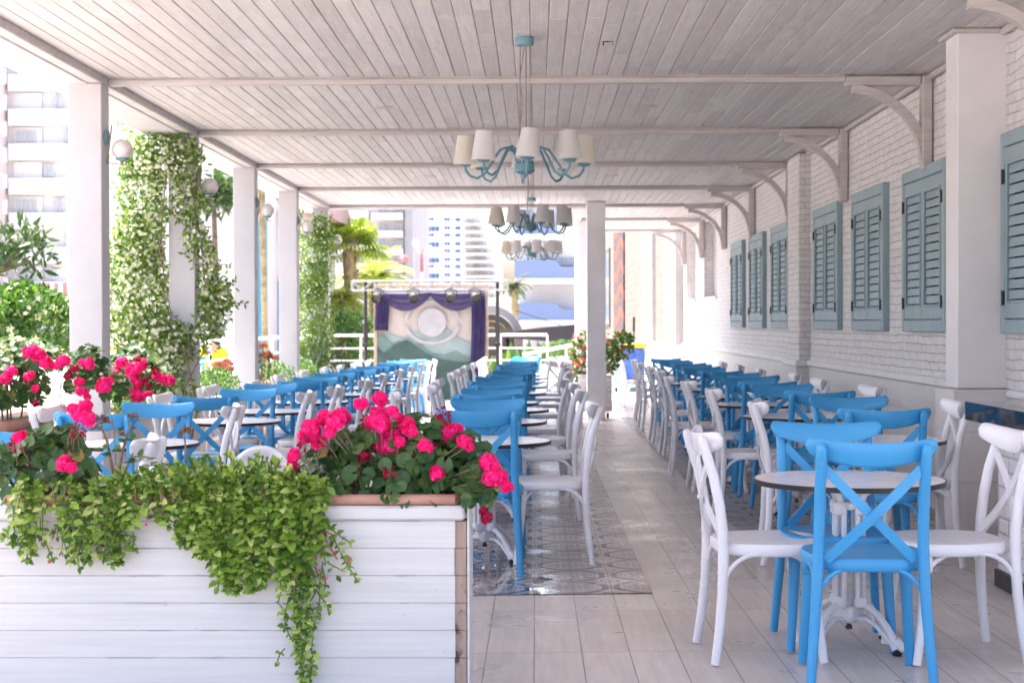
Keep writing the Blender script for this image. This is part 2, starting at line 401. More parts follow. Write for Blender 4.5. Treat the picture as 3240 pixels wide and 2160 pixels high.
M['deep_pink'] = leafmat('wilted_petals', (.24, .004, .03), (.40, .01, .06), None, .6, .2, .2)
M['white_petal'] = leafmat('white_petals', (.72, .72, .58), (.82, .82, .76), None, .6, .3, .2)
M['cream_petal'] = leafmat('cream_petals', (.70, .66, .42), (.80, .77, .58), None, .6, .3, .2)
M['red_petal'] = leafmat('red_petals', (.50, .05, .04), (.62, .16, .12), (.66, .34, .28), .6, .2, .2)
M['dull_red'] = leafmat('dull_red_petals', (.26, .08, .06), (.40, .16, .12), (.46, .28, .22), .7, .2, .1)
M['dry'] = leafmat('dry_flower_heads', (.18, .10, .07), (.36, .22, .15), (.46, .30, .24), .8, .1, .1)
M['stem'] = paint('stem', (.24, .17, .11), .8, .15, 60., .5)
M['green_stem'] = paint('green_stem', (.15, .20, .06), .6, .15, 60., .3)
M['bark'] = paint('bark', (.20, .14, .10), .9, .2, 20., .8)
M['palm_trunk'] = paint('palm_trunk', (.42, .34, .18), .8, .2, 8., .6)

# ------------------------------------------------------------------ camera, light
cam = bpy.data.cameras.new('camera'); co = bpy.data.objects.new('camera', cam); C.objects.link(co); sc.camera = co
F = 3600.0
cam.sensor_width = 36; cam.lens = 36 * F / 2352; cam.clip_end = 6000; cam.clip_start = .05
co.location = (0, 0, 1.25)
Rm = Matrix.Rotation(math.atan(55 / F), 4, 'Z') @ Matrix.Rotation(rad(90) - math.atan(42 / F), 4, 'X') @ Matrix.Rotation(-.0028, 4, 'Z')
co.rotation_euler = Rm.to_euler()
cam.dof.use_dof = True; cam.dof.focus_distance = 7.4; cam.dof.aperture_fstop = 5.0

def fz(x, y): return -.00775 * y + .011 * x          # the terrace drains gently to the open side
def at(x, y, d): return V(((x - 1231) * d / F, d, 1.25 - (y - 742) * d / F))

SUN_EL, SUN_AZ = 68.0, 315.0                          # azimuth clockwise from +Y
w = bpy.data.worlds.new('World'); sc.world = w; w.use_nodes = True
nt = w.node_tree; bg = nt.nodes['Background']
sky = nt.nodes.new('ShaderNodeTexSky'); sky.sky_type = 'NISHITA'; sky.sun_disc = False
sky.sun_elevation = rad(SUN_EL); sky.sun_rotation = rad(SUN_AZ); sky.air_density = .7; sky.dust_density = 6.0; sky.ozone_density = .4
nt.links.new(sky.outputs[0], bg.inputs[0]); bg.inputs[1].default_value = .15
sl = bpy.data.lights.new('sun', 'SUN'); sl.energy = 2.0; sl.angle = rad(.5); sl.color = (1, .95, .88)
so = bpy.data.objects.new('sun', sl); C.objects.link(so)
dv = V((math.sin(rad(SUN_AZ)) * math.cos(rad(SUN_EL)), math.cos(rad(SUN_AZ)) * math.cos(rad(SUN_EL)), math.sin(rad(SUN_EL))))
so.rotation_euler = dv.to_track_quat('Z', 'Y').to_euler(); so.location = dv * 40
sc.view_settings.view_transform = 'Standard'; sc.view_settings.look = 'None'; sc.view_settings.gamma = 1; sc.view_settings.exposure = 2.72
sc.cycles.use_denoising = True; sc.cycles.max_bounces = 9; sc.cycles.diffuse_bounces = 6; sc.cycles.glossy_bounces = 4; sc.cycles.transparent_max_bounces = 8
sc.cycles.caustics_reflective = False; sc.cycles.caustics_refractive = False; sc.cycles.use_adaptive_sampling = True; sc.cycles.adaptive_threshold = .015
sc.cycles.sample_clamp_indirect = 6.0

# ------------------------------------------------------------------ ground and floors
M['ground'] = paint('ground', (.42, .39, .36), .9, .1, .4, .2)
g = MB(); g.add([(-3000, -3000, -.75), (3000, -3000, -.75), (3000, 3000, -.75), (-3000, 3000, -.75)], [(0, 1, 2, 3)])
tag(g.build('ground', M['ground']), kind='structure')
def sheet(mb, x0, x1, y0, y1, dz=0):
    mb.add([(x0, y0, fz(x0, y0) + dz), (x1, y0, fz(x1, y0) + dz), (x1, y1, fz(x1, y1) + dz), (x0, y1, fz(x0, y1) + dz)], [(0, 1, 2, 3)])
f = MB(); sheet(f, -5.3, 3.2, -6, 46)
tag(f.build('terrace_floor', M['floor']), kind='structure')
p = MB(); sheet(p, -1.333, .557, 7.54, 7.54 + .189 * 150, .004)
tag(p.build('patterned_floor', M['pattern']), kind='structure')
p = MB(); sheet(p, 1.27, 2.75, 9.808, 9.808 + .189 * 100, .004)
tag(p.build('patterned_floor', M['pattern']), kind='structure')
p = MB(); sheet(p, -3.034, -1.711, 7.54, 7.54 + .189 * 120, .004)
tag(p.build('patterned_floor', M['pattern']), kind='structure')
M['slab'] = paint('slab', (.5, .47, .44), .8)
sb = MB(); sb.add([(-5.3, -6, fz(-5.3, -6) - .004), (-5.3, 46, fz(-5.3, 46) - .004), (-5.3, 46, -.8), (-5.3, -6, -.8)], [(0, 1, 2, 3)])
tag(sb.build('terrace_edge', M['slab']), kind='structure')

# ------------------------------------------------------------------ roof
CZ = 3.005; XL, XW = -3.05, 2.82; YB = [8.2 + 3.0 * i for i in range(6)]      # 8.2 .. 23.2
YR0 = 2.4; YE = 23.25; YE2 = 29.6; XS = .74
roof = thing('terrace_roof', 'long whitewashed timber roof over the dining terrace with boards and cross beams', 'roof', (0, 14, 3.0))
b = MB(); pw = .108; n = int((XW - XL) / pw) + 1
for i in range(n):
    x0 = XL + i * pw; x1 = min(x0 + pw, XW) - .0028
    if x1 - x0 < .02: continue
    y = YR0; ye = YE2 if x0 > XS - .05 else YE
    y -= R.uniform(0, 2.5); first = True
    while y < ye:
        L = R.uniform(1.6, 3.6); ya = max(y, YR0); yb = min(y + L, ye) - .002
        if yb - ya > .05: b.box(x0, x1, ya, yb, CZ + R.uniform(-.0015, .0015), CZ + .02, .0045)
        y += L
b.build('ceiling', M['ceiling'], roof, True, smooth=False, fix=False)
b = MB(); b.box(-3.5, 6.5, YR0, YE, CZ + .03, CZ + .25); b.box(XS - .3, 6.5, YE + .003, YE2, CZ + .03, CZ + .25)
b.build('roof_slab', M['plaster'], roof, True)
for i, yb_ in enumerate(YB + [26.3, 29.5]):
    xa = XL if i < 6 else XS; b = MB()
    b.box(xa + .001, 2.2, yb_ - .045, yb_ + .045, CZ - .052, CZ - .012, .008); b.box(xa + .001, 2.2, yb_ - .03, yb_ + .03, CZ - .012, CZ + .005)
    b.build('beam', M['beam'], roof, True, smooth=False)
b = MB(); b.box(-3.14, XL, YR0, YE, 2.945, CZ + .028, .006); b.build('edge_beam', M['beam'], roof, True, smooth=False)
b = MB(); b.box(-3.48, -3.143, YR0, YE, 2.938, CZ + .36, .01); b.box(-3.48, XS, YE + .003, YE + .1, CZ - .055, CZ + .4); b.box(XS - .32, XS + .02, YE + .103, YE2, CZ - .06, CZ + .36, .01)
b.build('fascia', M['plaster'], roof, True, smooth=False)
b = MB()
b.box(2.765, 2.815, 9.74, 16.1, CZ - .045, CZ - .003, .012); b.box(2.765, 2.815, 16.9, 30, CZ - .045, CZ - .003, .012); b.box(2.775, 2.815, 6.2, 9.43, CZ - .045, CZ - .003, .012)
b.build('cornice', M['beam'], roof, True, smooth=False)
for (x, y) in ((-1.24, 12.76), (.914, 12.76), (-1.26, 18.75), (.906, 18.75)):
    t = MB(); t.lathe([(.078, CZ + .004), (.08, CZ - .004), (.06, CZ - .007), (.001, CZ - .007)], 24, (x, y, 0)); 
    tag(t.build('ceiling_cover', M['beam']), 'flat round cover plate let into the ceiling boards, %s one %s' % ('nearer' if y < 15 else 'farther', 'toward the columns' if x < 0 else 'toward the brick wall'), 'cover plate', 'round cover plates in the ceiling')
t = MB(); t.box(.432, .458, 9.785, 9.795, CZ - .010, CZ - .002, .003); t.tube([(.430, 9.79, CZ - .006), (.424, 9.79, CZ - .006), (.424, 9.79, CZ - .03)], .005, 6); t.tube([(.456, 9.79, CZ - .006), (.485, 9.79, CZ - .006), (.485, 9.79, CZ - .03)], .0025, 6)
tag(t.build('rusty_hook', paint('rust', (.16, .08, .045), .8, .3, 60.)), 'small rusty bolt and hook left in the ceiling boards', 'hook')

# brackets
def bracket(yb_, label):
    t = thing('wooden_bracket', label, 'bracket', (XW - .04, yb_, 2.45), 0, 'arched wooden brackets under the ceiling')
    xr = XW - .005; b = MB(); b.box(xr - .078, xr, yb_ - .05, yb_ + .05, 2.33, CZ - .012, .012); b.build('upright', M['beam'], t, True, smooth=False)
    b = MB(); b.box(2.2 + .002, xr - .080, yb_ - .05, yb_ + .05, CZ - .078, CZ - .012, .01); b.build('cross_piece', M['beam'], t, True, smooth=False)
    b = MB(); pts = []
    for k in range(15):
        a = rad(4 + 84 * k / 14); pts.append((xr - .60 + .545 * math.sin(a), yb_, CZ - .085 - .53 + .515 * math.cos(a)))
    b.bar(pts, .065, .075, (0, 0, 1)) if False else None
    # bar with its broad side across the depth
    m = len(pts); vs = []; fs = []
    for i in range(m):
        T = (V(pts[min(i + 1, m - 1)]) - V(pts[max(i - 1, 0)])).normalized(); nn = V((T.z, 0, -T.x))
        for (pp, q) in ((-1, -1), (1, -1), (1, 1), (-1, 1)): vs.append(V(pts[i]) + V((0, 1, 0)) * pp * .036 + nn * q * .029)
    for i in range(m - 1):
        for k in range(4): fs.append((i * 4 + k, i * 4 + (k + 1) % 4, i * 4 + 4 + (k + 1) % 4, i * 4 + 4 + k))
    fs += [(3, 2, 1, 0), tuple((m - 1) * 4 + k for k in range(4))]
    b.add(vs, fs); b.build('arch', M['beam'], t, True, ang=.5)
ordn = ['first', 'second', 'third', 'fourth', 'fifth', 'sixth', 'seventh', 'eighth', 'ninth', 'tenth', 'eleventh']
for i, yb_ in enumerate(YB + [26.3, 29.5]):
    lb = 'arched wooden bracket cut off by the top corner of the photo' if i == 0 else 'arched wooden bracket on the brick wall, %s in depth after the cut-off one' % ordn[i - 1]
    bracket(yb_, lb)

# ------------------------------------------------------------------ restaurant building (right)
bd = thing('restaurant_building', 'restaurant wall of white painted brick with a grey tiled base', 'building', (2.9, 12, 0))
def wallbox(nm, mat, *boxes, bev=0.):
    b = MB()
    for q in boxes: b.box(*q, bev)
    return b.build(nm, mat, bd, True, smooth=False)
NY = [(24.5, 26.3), (27.6, 29.4)]; NZ = (1.67, 2.93)
wallbox('brick_wall', M['brick'], (XW, 3.2, 6.2, 24.5, .8, 4.2), (XW, 3.2, 24.5, 30, .8, NZ[0]), (XW, 3.2, 24.5, 30, NZ[1], 4.2), (XW, 3.2, 26.3, 27.6, NZ[0], NZ[1]), (XW, 3.2, 29.4, 30, NZ[0], NZ[1]))
for (a, c_) in NY:
    o = wallbox('window_niche', M['plaster'], (XW + .16, XW + .19, a + .001, c_ - .001, NZ[0] + .001, NZ[1] - .001))
    q = MB(); q.box(XW + .10, XW + .155, a + .06, a + .1, NZ[0] + .05, NZ[1] - .05); q.build('pane', M['granite'], o)
    q = MB(); q.box(XW - .03, XW - .002, a - .05, c_ + .05, NZ[0] - .05, NZ[0] + .002, .006); q.build('sill', M['white_paint'], o, True)
wallbox('dado', M['dado'], (XW - .03, 3.2, 6.2, 30, -.6, .797))
wallbox('ledge', M['white_paint'], (XW - .05, XW + .1, 9.75, 16.1, .80, .865), (XW - .05, XW + .1, 16.9, 30, .80, .865), (XW - .05, XW + .1, 6.2, 9.3, .80, .845), bev=.014)
wallbox('pilaster', M['brick'], (2.70, XW + .1, 16.15, 16.85, .86, CZ - .02), bev=.01)
wallbox('pilaster_base', M['dado'], (2.66, XW + .1, 16.08, 16.92, -.6, .79))
wallbox('pilaster_cap', M['white_paint'], (2.655, XW + .1, 16.09, 16.91, .792, .865), bev=.012)
wallbox('pier', M['white_paint'], (2.53, XW + .1, 9.45, 9.72, .85, CZ + .02), bev=.006)
wallbox('pier_base', M['dado'], (2.47, XW + .1, 9.31, 9.73, -.6, .846), bev=.004)
wallbox('pier_cap', M['beam'], (2.49, XW + .1, 9.41, 9.76, CZ - .03, CZ - .002), bev=.008)
# far continuation
M['outer_white'] = paint('dimmed_white', (.42, .41, .41), .7)  # white toned down in its colour to offset the strong sun on it
wallbox('pilaster', M['outer_white'], (2.66, 3.2, 30.003, 32.5, .83, 4.6)); wallbox('pilaster', M['outer_white'], (2.66, 3.2, 36, 39.5, .83, 4.6))
wallbox('pilaster_base', M['dado'], (2.6, 3.2, 30.003, 39.5, -.8, .828))
wallbox('stone_wall', M['stone'], (2.74, 3.2, 32.503, 35.997, .83, 4.6), (2.74, 3.2, 39.503, 76, -.8, 6.5))
def mural():
    n = N('red_and_black_mural'); s = n.sep(n.pos()); p = n.pos()
    v = n.math('ADD', n.math('MULTIPLY', s[2], 1.35), n.math('ADD', n.math('MULTIPLY', n.math('SINE', n.math('MULTIPLY', s[1], 1.1)), .25), n.math('MULTIPLY', n.noise(p, 2.2, 3.), .5)))
    fr = n.math('FRACT', v)
    c = n.ramp(fr, (0., (.22, .025, .012)), (.36, (.28, .045, .02)), (.42, (.02, .018, .02)), (.70, (.035, .03, .03)), (.74, (.18, .025, .015)), (.80, (.02, .018, .018)), (.96, (.03, .02, .02)))
    return n.fin(c, .7)
wallbox('mural_panel', mural(), (2.69, 2.735, 48.2, 54.4, .95, 5.4))
o = wallbox('window', M['iron'], (2.70, 2.735, 57.5, 66, 1.1, 4.0))
q = MB()
for k in range(4): q.box(2.685, 2.698, 57.7 + 2.06 * k, 57.7 + 2.06 * k + 1.8, 1.2, 3.9)
q.build('pane', paint('grey_glass', (.25, .27, .28), .15), o, True)

# bar counter
bc = thing('bar_counter', 'tiled bar counter end with a thick polished black top', 'counter', (2.5, 6.5, 0))
b = MB(); b.box(2.12, 2.785, 5.4, 7.78, .768, .858, .002); b.build('counter_top', M['granite'], bc, True, smooth=False)
b = MB(); b.box(2.25, 2.785, 5.5, 7.66, .05, .766); b.build('tiled_front', M['subway'], bc, True, smooth=False)
b = MB(); b.box(2.235, 2.785, 5.49, 7.675, -.08, .048); b.build('skirting_board', M['skirting'], bc, True, smooth=False)

# shutters
def shutter(y0, y1, label):
    W = y1 - y0; z0, z1 = 1.18, 2.365; XF = XW - .055
    t = thing('window_shutter', label, 'shutter', (XW, (y0 + y1) / 2, z0), 0, 'closed blue-grey shutters on the brick wall')
    b = MB(); fw = .062
    b.box(XF, XW + .01, y0, y0 + fw, z0, z1, .006); b.box(XF, XW + .01, y1 - fw, y1, z0, z1, .006)
    b.box(XF, XW + .01, y0 + fw + .001, y1 - fw - .001, z1 - .085, z1, .006); b.box(XF, XW + .01, y0 + fw + .001, y1 - fw - .001, z0, z0 + .085, .006)
    b.build('frame', M['shutter'], t, True, smooth=False)
    mid = (y0 + y1) / 2
    for (a, c_, hy) in ((y0 + fw + .006, mid - .004, y0 + fw), (mid + .004, y1 - fw - .006, y1 - fw)):
        za, zb = z0 + .090, z1 - .090; b = MB(); st = .058
        X1 = XF + .006
        b.box(X1, XW - .01, a, a + st, za, zb, .003); b.box(X1, XW - .01, c_ - st, c_, za, zb, .003)
        b.box(X1, XW - .01, a + st, c_ - st, za, za + .10, .003); b.box(X1, XW - .01, a + st, c_ - st, zb - .10, zb, .003)
        # raised moulding ring
        m0, m1, mz0, mz1 = a + st - .012, c_ - st + .012, za + .088, zb - .088
        for q in ((m0, m0 + .016, mz0, mz1), (m1 - .016, m1, mz0, mz1), (m0 + .017, m1 - .017, mz0, mz0 + .016), (m0 + .017, m1 - .017, mz1 - .016, mz1)):
            b.box(X1 - .010, X1 + .004, *q, .004)
        leaf = b.build('shutter_leaf', M['shutter'], t, True, smooth=False)
        lo, hi = za + .104, zb - .104; nl = 13; h = (hi - lo) / nl; sl_ = MB()
        for k in range(nl):
            zc = lo + k * h
            sl_.prism([(X1 + .005, a + st + .001, zc + .009), (X1 + .011, a + st + .001, zc + h - .001), (X1 + .024, a + st + .001, zc + h - .001), (X1 + .018, a + st + .001, zc + .009)], (0, c_ - a - 2 * st - .002, 0))
        o = sl_.build('louvers', M['shutter'], leaf, False, smooth=False); o.matrix_parent_inverse = leaf.matrix_parent_inverse.copy() if False else Matrix.Identity(4)
        bk = MB(); bk.box(XW - .009, XW - .004, a + st, c_ - st, za + .1, zb - .1); bk.build('dark_backing', M['dark_gap'], leaf)
        for hz in (z0 + .21, z1 - .26):
            hb = MB(); hb.box(XF - .006, XF + .004, hy - .011, hy + .011, hz - .04, hz + .04, .003); hb.tube([(XF - .008, hy, hz - .045), (XF - .008, hy, hz + .045)], .005, 6)
            hb.build('hinge', M['iron'], leaf)
LB = 'closed blue-grey louvred shutters, '
for (a, c_, l) in ((8.2, 9.38, 'cut off by the photo edge beside the white pier'), (10.66, 11.9, 'partly behind the big white pier'), (12.55, 13.8, 'second from the big white pier'),
                   (14.45, 15.7, 'just in front of the brick pilaster'), (17.3, 18.55, 'just past the brick pilaster'), (19.2, 20.45, 'second past the brick pilaster'), (21.1, 22.35, 'farthest, next to the bare niches')):
    shutter(a, c_, LB + l)

# ------------------------------------------------------------------ columns
COLY = [11.0, 14.0, 17.0, 20.0, 23.0]
for i, y in enumerate(COLY):
    t = thing('column', 'square white plaster column on the open side, %s from the front%s' % (ordn[i], ', wrapped in flowering vine' if i in (1, 4) else ''), 'column', (-3.165, y, 0), 0, 'white columns along the open side')
    b = MB(); b.box(-3.285, -3.05, y - .01, y + .19, -.5, 2.944, .006); b.build('shaft', M['plaster'], t, True, smooth=False)
for (x0, y, l) in ((.74, 22.7, 'square white column standing alone beside the aisle at the roof corner'), (.70, 26.3, 'white column behind the lone aisle column'), (.735, 29.35, 'farthest white column under the narrow roof end')):
    t = thing('column', l, 'column', (x0 + .13, y, 0), 0, 'white columns at the roof corner')
    b = MB(); b.box(x0, x0 + .27, y, y + .25, -.5, CZ - .005, .006); b.build('shaft', M['white_paint'], t, True, smooth=False)

# wall lamps
def sconce(y, label):
    t = thing('wall_lamp', label, 'wall lamp', (-3.05, y + .09, 2.5), 0, 'globe lamps on the columns')
    x = -3.05; yc = y + .09
    b = MB(); b.lathe([(.0, 0), (.055, 0), (.058, .008), (.05, .02), (.0, .024)], 20, (x, yc, 2.575), Matrix.Rotation(rad(90), 4, 'Y')); b.build('wall_plate', M['teal_metal'], t, True)
    b = MB(); b.tube([(x + .045, yc, 2.66), (x + .012, yc, 2.395), (x + .16, yc, 2.375)], .006, 6); b.tube([(x + .02, yc, 2.575), (x + .036, yc, 2.575)], .008, 6)
    b.tube([(x + .115, yc, 2.382), (x + .115, yc, 2.405)], .01, 8); b.build('arm', M['brass'], t, True)
    b = MB(); b.lathe([(.012, 2.402), (.045, 2.415), (.05, 2.424), (.03, 2.426)], 18, (x + .12, yc, 0)); b.build('cup', M['teal_metal'], t, True)
    b = MB(); b.ball((x + .12, yc, 2.487), .074, 24, 16); b.build('globe_shade', M['globe'], t, True)
for i, y in enumerate(COLY): sconce(y, 'white globe wall lamp with teal bracket on the %s column from the front' % ordn[i])

# chandeliers
def chandelier():
    t = thing('chandelier', 'x', 'chandelier', (0, 0, 0), 0, 'teal chandeliers in a line under the ceiling')
    H = .80                                            # hub centre below the ceiling
    b = MB(); b.lathe([(.0, 0), (.057, 0), (.058, -.006), (.058, -.044), (.054, -.049), (.0, -.049)], 28); b.build('canopy', M['teal_metal'], t)
    b = MB()
    for k in range(5):
        a = 1.2 + 2 * math.pi * k / 5; b.tube([(.032 * math.cos(a), .032 * math.sin(a), -.045), (.036 * math.cos(a), .036 * math.sin(a), -H + .03)], .0022, 5)
    b.tube([(0, .01, -.06), (-.03, 0, -.25), (-.012, 0, -.4), (-.035, 0, -.6), (0, 0, -H + .03)], .0035, 5); b.build('cable', M['cable'], t)
    b = MB(); b.lathe([(.0, -H - .065), (.012, -H - .06), (.014, -H - .045), (.04, -H - .035), (.062, -H - .022), (.063, -H - .012), (.060, -H - .008), (.060, -H + .022), (.05, -H + .028), (.0, -H + .03)], 28)
    for k in range(8):
        a = 2 * math.pi * k / 8 + .1; b.tube([(.045 * math.cos(a), .045 * math.sin(a), -H + .03), (.045 * math.cos(a), .045 * math.sin(a), -H + .06)], .008, 8)
    b.build('hub', M['teal_metal'], t)
    for k in range(8):
        a = rad(-90 + 45 * k + 3); rr = [(.045, .05), (.062, .115), (.11, .145), (.15, .13), (.20, .06), (.245, -.015), (.29, -.045), (.335, -.03), (.36, .0), (.366, .03)]
        b = MB(); b.tube([(r * math.cos(a), r * math.sin(a), -H + z - .02) for r, z in rr], .0082, 8)
        c = (.366 * math.cos(a), .366 * math.sin(a), -H); b.lathe([(.01, .008), (.03, .012), (.045, .025), (.04, .028)], 16, c)
        arm = b.build('arm', M['teal_metal'], t)
        b = MB(); tilt = Matrix.Rotation(R.uniform(-.13, .13), 4, 'X') @ Matrix.Rotation(R.uniform(-.13, .13), 4, 'Y')
        prof = [(.073, .0), (.0695, .035), (.065, .07), (.0605, .105), (.056, .14), (.0515, .175), (.0495, .175), (.054, .14), (.063, .07), (.071, .002)]
        b.lathe(prof, 26, V(c) + V((0, 0, .022)), tilt, cap=False)
        b.build('lamp_shade', M['lamp_shade_aged'] if k in (2, 5, 6) else M['lamp_shade'], arm)
    return t
ch = chandelier(); register(ch)
for i, (x, y, rz, l) in enumerate(((-.067, 9.66, 0, 'largest teal chandelier with white fabric shades, hanging nearest under the ceiling'), (-.05, 15.6, .25, 'middle teal chandelier between the nearest and the farthest one'), (-.055, 22.0, .12, 'smallest, farthest teal chandelier with crooked beige shades'))):
    o = ch if i == 0 else copy_tree(ch)
    o.location = (x, y, CZ - .001); o.rotation_euler = (0, 0, rz); o['label'] = l

# ------------------------------------------------------------------ chairs
def make_chair(kind):
    m = M['chair_' + kind]; t = thing('cross_back_chair', 'x', 'chair')
    # seat
    out = []
    for k in range(44):
        a = 2 * math.pi * k / 44; cx, cy = math.cos(a), math.sin(a)
        x = .218 * math.copysign(abs(cx) ** .52, cx); y = .205 * math.copysign(abs(cy) ** .56, cy)
        if y < 0: x *= 1 - .17 * (-y / .205)
        out.append((x, y))
    rings = [(.965, .402), (.99, .408), (1.0, .418), (1.0, .440), (.975, .448), (.88, .447), (.70, .4425), (.40, .440), (.12, .4395)]
    vs = []; fs = []; n = len(out)
    for sc_, z in rings: vs += [(x * sc_, y * sc_, z) for x, y in out]
    for i in range(len(rings) - 1):
        for k in range(n): fs.append((i * n + k, i * n + (k + 1) % n, (i + 1) * n + (k + 1) % n, (i + 1) * n + k))
    fs += [tuple(range(n - 1, -1, -1)), tuple((len(rings) - 1) * n + k for k in range(n))]
    b = MB(); b.add(vs, fs); b.build('seat', m, t, ang=1.0)
    # rear legs run up into the back posts
    for s in (-1, 1):
        b = MB(); pts = [(s * .212, -.235, 0), (s * .203, -.217, .12), (s * .192, -.203, .26), (s * .184, -.198, .40), (s * .180, -.200, .50), (s * .179, -.212, .60), (s * .179, -.233, .70), (s * .179, -.262, .79), (s * .179, -.274, .832), (s * .179, -.279, .848), (s * .179, -.281, .857)]
        b.tube(pts, [.0165, .018, .0195, .0205, .0205, .020, .0195, .0195, .0195, .0165, .008], 10)
        for z, y in ((.79, -.284), (.455, -.221)): b.lathe([(.0, .0), (.007, .0), (.007, -.004), (.0, -.005)], 8, (s * .179, y + .002, z), Matrix.Rotation(rad(-90), 4, 'X'))
        b.build('rear_leg', m, t)
        b = MB(); pts = [(s * .198, .182, 0), (s * .190, .165, .13), (s * .182, .152, .26), (s * .178, .147, .36), (s * .178, .147, .41)]
        b.tube(pts, [.0165, .019, .0215, .024, .025], 10); b.box(s * .178 - .026, s * .178 + .026, .121, .173, .34, .405, .008); b.build('front_leg', m, t)
    # curved back rail
    b = MB(); nu = 36; vs = []; fs = []; npf = 10
    for i in range(nu + 1):
        u = -1 + 2 * i / nu; e = abs(u); x = .228 * u
        cap = math.sqrt(max(0, 1 - ((e - .89) / .11) ** 2)) if e > .89 else 1.
        top = .860 + .018 * u * u; bot = .771 + .050 * u * u; mid = (top + bot) / 2; hh = max(.002, (top - bot) / 2 * cap)
        yc = -.272 + .062 * u * u; th = .012 if e < .985 else .006
        for k in range(npf):
            a = 2 * math.pi * k / npf; ca, sa = math.cos(a), math.sin(a)
            zz = mid + hh * math.copysign(abs(sa) ** .6, sa); yy = yc + th * math.copysign(abs(ca) ** .6, ca) - (zz - .8) * .22
            vs.append((x, yy + .008, zz))
    for i in range(nu):
        for k in range(npf): fs.append((i * npf + k, i * npf + (k + 1) % npf, (i + 1) * npf + (k + 1) % npf, (i + 1) * npf + k))
    fs += [tuple(range(npf - 1, -1, -1)), tuple(nu * npf + k for k in range(npf))]
    b.add(vs, fs); b.build('back_rail', m, t, ang=1.2)
    # crossed straps
    b = MB()
    for s in (-1, 1):
        pts = []
        for k in range(9):
            q = k / 8; x = s * (.166 - .320 * q); z = .770 - .325 * q; y = -.243 + .052 * q - .028 * math.sin(math.pi * q) - .007 * s
            pts.append((x, y, z))
        b.bar(pts, .034, .012, (0, 1, 0))
    b.lathe([(.0, .006), (.009, .004), (.009, -.002), (.0, -.002)], 10, (0.005, -.262, .61), Matrix.Rotation(rad(90), 4, 'X'))
    b.build('cross_brace', m, t)
    # bentwood braces
    def arc(p0, p1):
        p0, p1 = V(p0), V(p1); pts = []
        for k in range(8):
            a = math.pi / 2 * k / 7; q = V((p0.x + (p1.x - p0.x) * (1 - math.cos(a)), p0.y + (p1.y - p0.y) * (1 - math.cos(a)), p0.z + (p1.z - p0.z) * math.sin(a))); pts.append(q)
        return pts
    for s in (-1, 1):
        b = MB(); b.tube(arc((s * .188, -.196, .285), (s * .196, -.06, .412)) + arc((s * .180, .150, .285), (s * .198, .03, .412))[::-1], .0088, 7); b.build('side_brace', m, t)
    b = MB(); b.tube(arc((-.186, -.196, .285), (-.07, -.185, .412)) + arc((.186, -.196, .285), (.07, -.185, .412))[::-1], .0088, 7); b.build('rear_brace', m, t)
    b = MB(); b.tube(arc((-.176, .152, .285), (-.06, .180, .412)) + arc((.176, .152, .285), (.06, .180, .412))[::-1], .0088, 7); b.build('front_brace', m, t)
    return t
def make_table():
    t = thing('bistro_table', 'x', 'table'); H = .664
    b = MB(); b.lathe([(.0, H - .0195), (.368, H - .0195), (.368, H - .0005), (.362, H), (.0, H)], 56); top = b.build('table_top', M['table_white'], t, ang=.3)
    b = MB(); b.lathe([(.3685, H - .021), (.374, H - .020), (.374, H - .001), (.369, H - .0002)], 56, cap=False); b.build('edge_band', M['black_edge'], top)
    b = MB()
    for k in range(4):
        a = rad(45 + 90 * k); ca, sa = math.cos(a), math.sin(a)
        for da in (-.32, .32):
            x, y = .058 * math.cos(a + da), .058 * math.sin(a + da); b.tube([(x, y, .17), (x, y, .56)], .0105, 8)
        c = (.058 * ca, .058 * sa, 0)
        b.lathe([(.024, .525), (.029, .53), (.027, .545), (.03, .56), (.024, .575)], 12, c); b.lathe([(.026, .165), (.03, .18), (.026, .2), (.022, .205)], 12, c)
        b.tube([(.055 * ca, .055 * sa, .57), (.075 * ca, .075 * sa, .61), (.13 * ca, .13 * sa, .64), (.2 * ca, .2 * sa, .6475)], [.016, .014, .012, .009], 8)
    b.box(-.05, .05, -.05, .05, .545, .575, .008, Matrix.Rotation(rad(45), 4, 'Z')); b.box(-.045, .045, -.045, .045, .10, .165, .01, Matrix.Rotation(rad(45), 4, 'Z'))
    b.box(-.15, .15, -.15, .15, .630, .643, .003); b.lathe([(.022, .165), (.022, .205), (.012, .22)], 10)
    b.build('pedestal', M['metal_white'], t)
    b = MB(); b.tube([(0, 0, .11), (0, 0, .085)], .008, 6); b.tube([(0, 0, .085), (0, 0, .07)], .013, 6); b.build('tie_bolt', M['iron'], t)
    for k in range(4):
        a = rad(45 + 90 * k); ca, sa = math.cos(a), math.sin(a); P = lambda r, z: (r * ca, r * sa, z)
        b = MB(); b.tube([P(.05, .175), P(.09, .17), (.135 * ca, .135 * sa, .145), P(.18, .10), P(.215, .05), P(.228, .03)], [.014, .014, .014, .014, .016, .018], 8)
        b.tube([P(.045, .115), P(.09, .118), P(.14, .095), P(.185, .055), P(.21, .035)], [.010, .010, .010, .011, .012], 8)
        b.tube([P(.10, .165), P(.12, .115)], .006, 6)
        b.tube([P(.20, .045), P(.228, .05), P(.245, .035), P(.255, .02)], [.014, .019, .018, .010], 8); b.tube([P(.215, .045), P(.225, .022)], [.02, .02], 8)
        ft = b.build('foot', M['metal_white'], t)
        b = MB(); b.lathe([(.0, .0), (.017, .0), (.02, .008), (.013, .014), (.011, .024), (.0, .024)], 12, P(.226, 0)); b.build('glide', M['black_rubber'], ft)
    return t
cb, cw, tb = make_chair('blue'), make_chair('white'), make_table(); register(None)
USED = {}
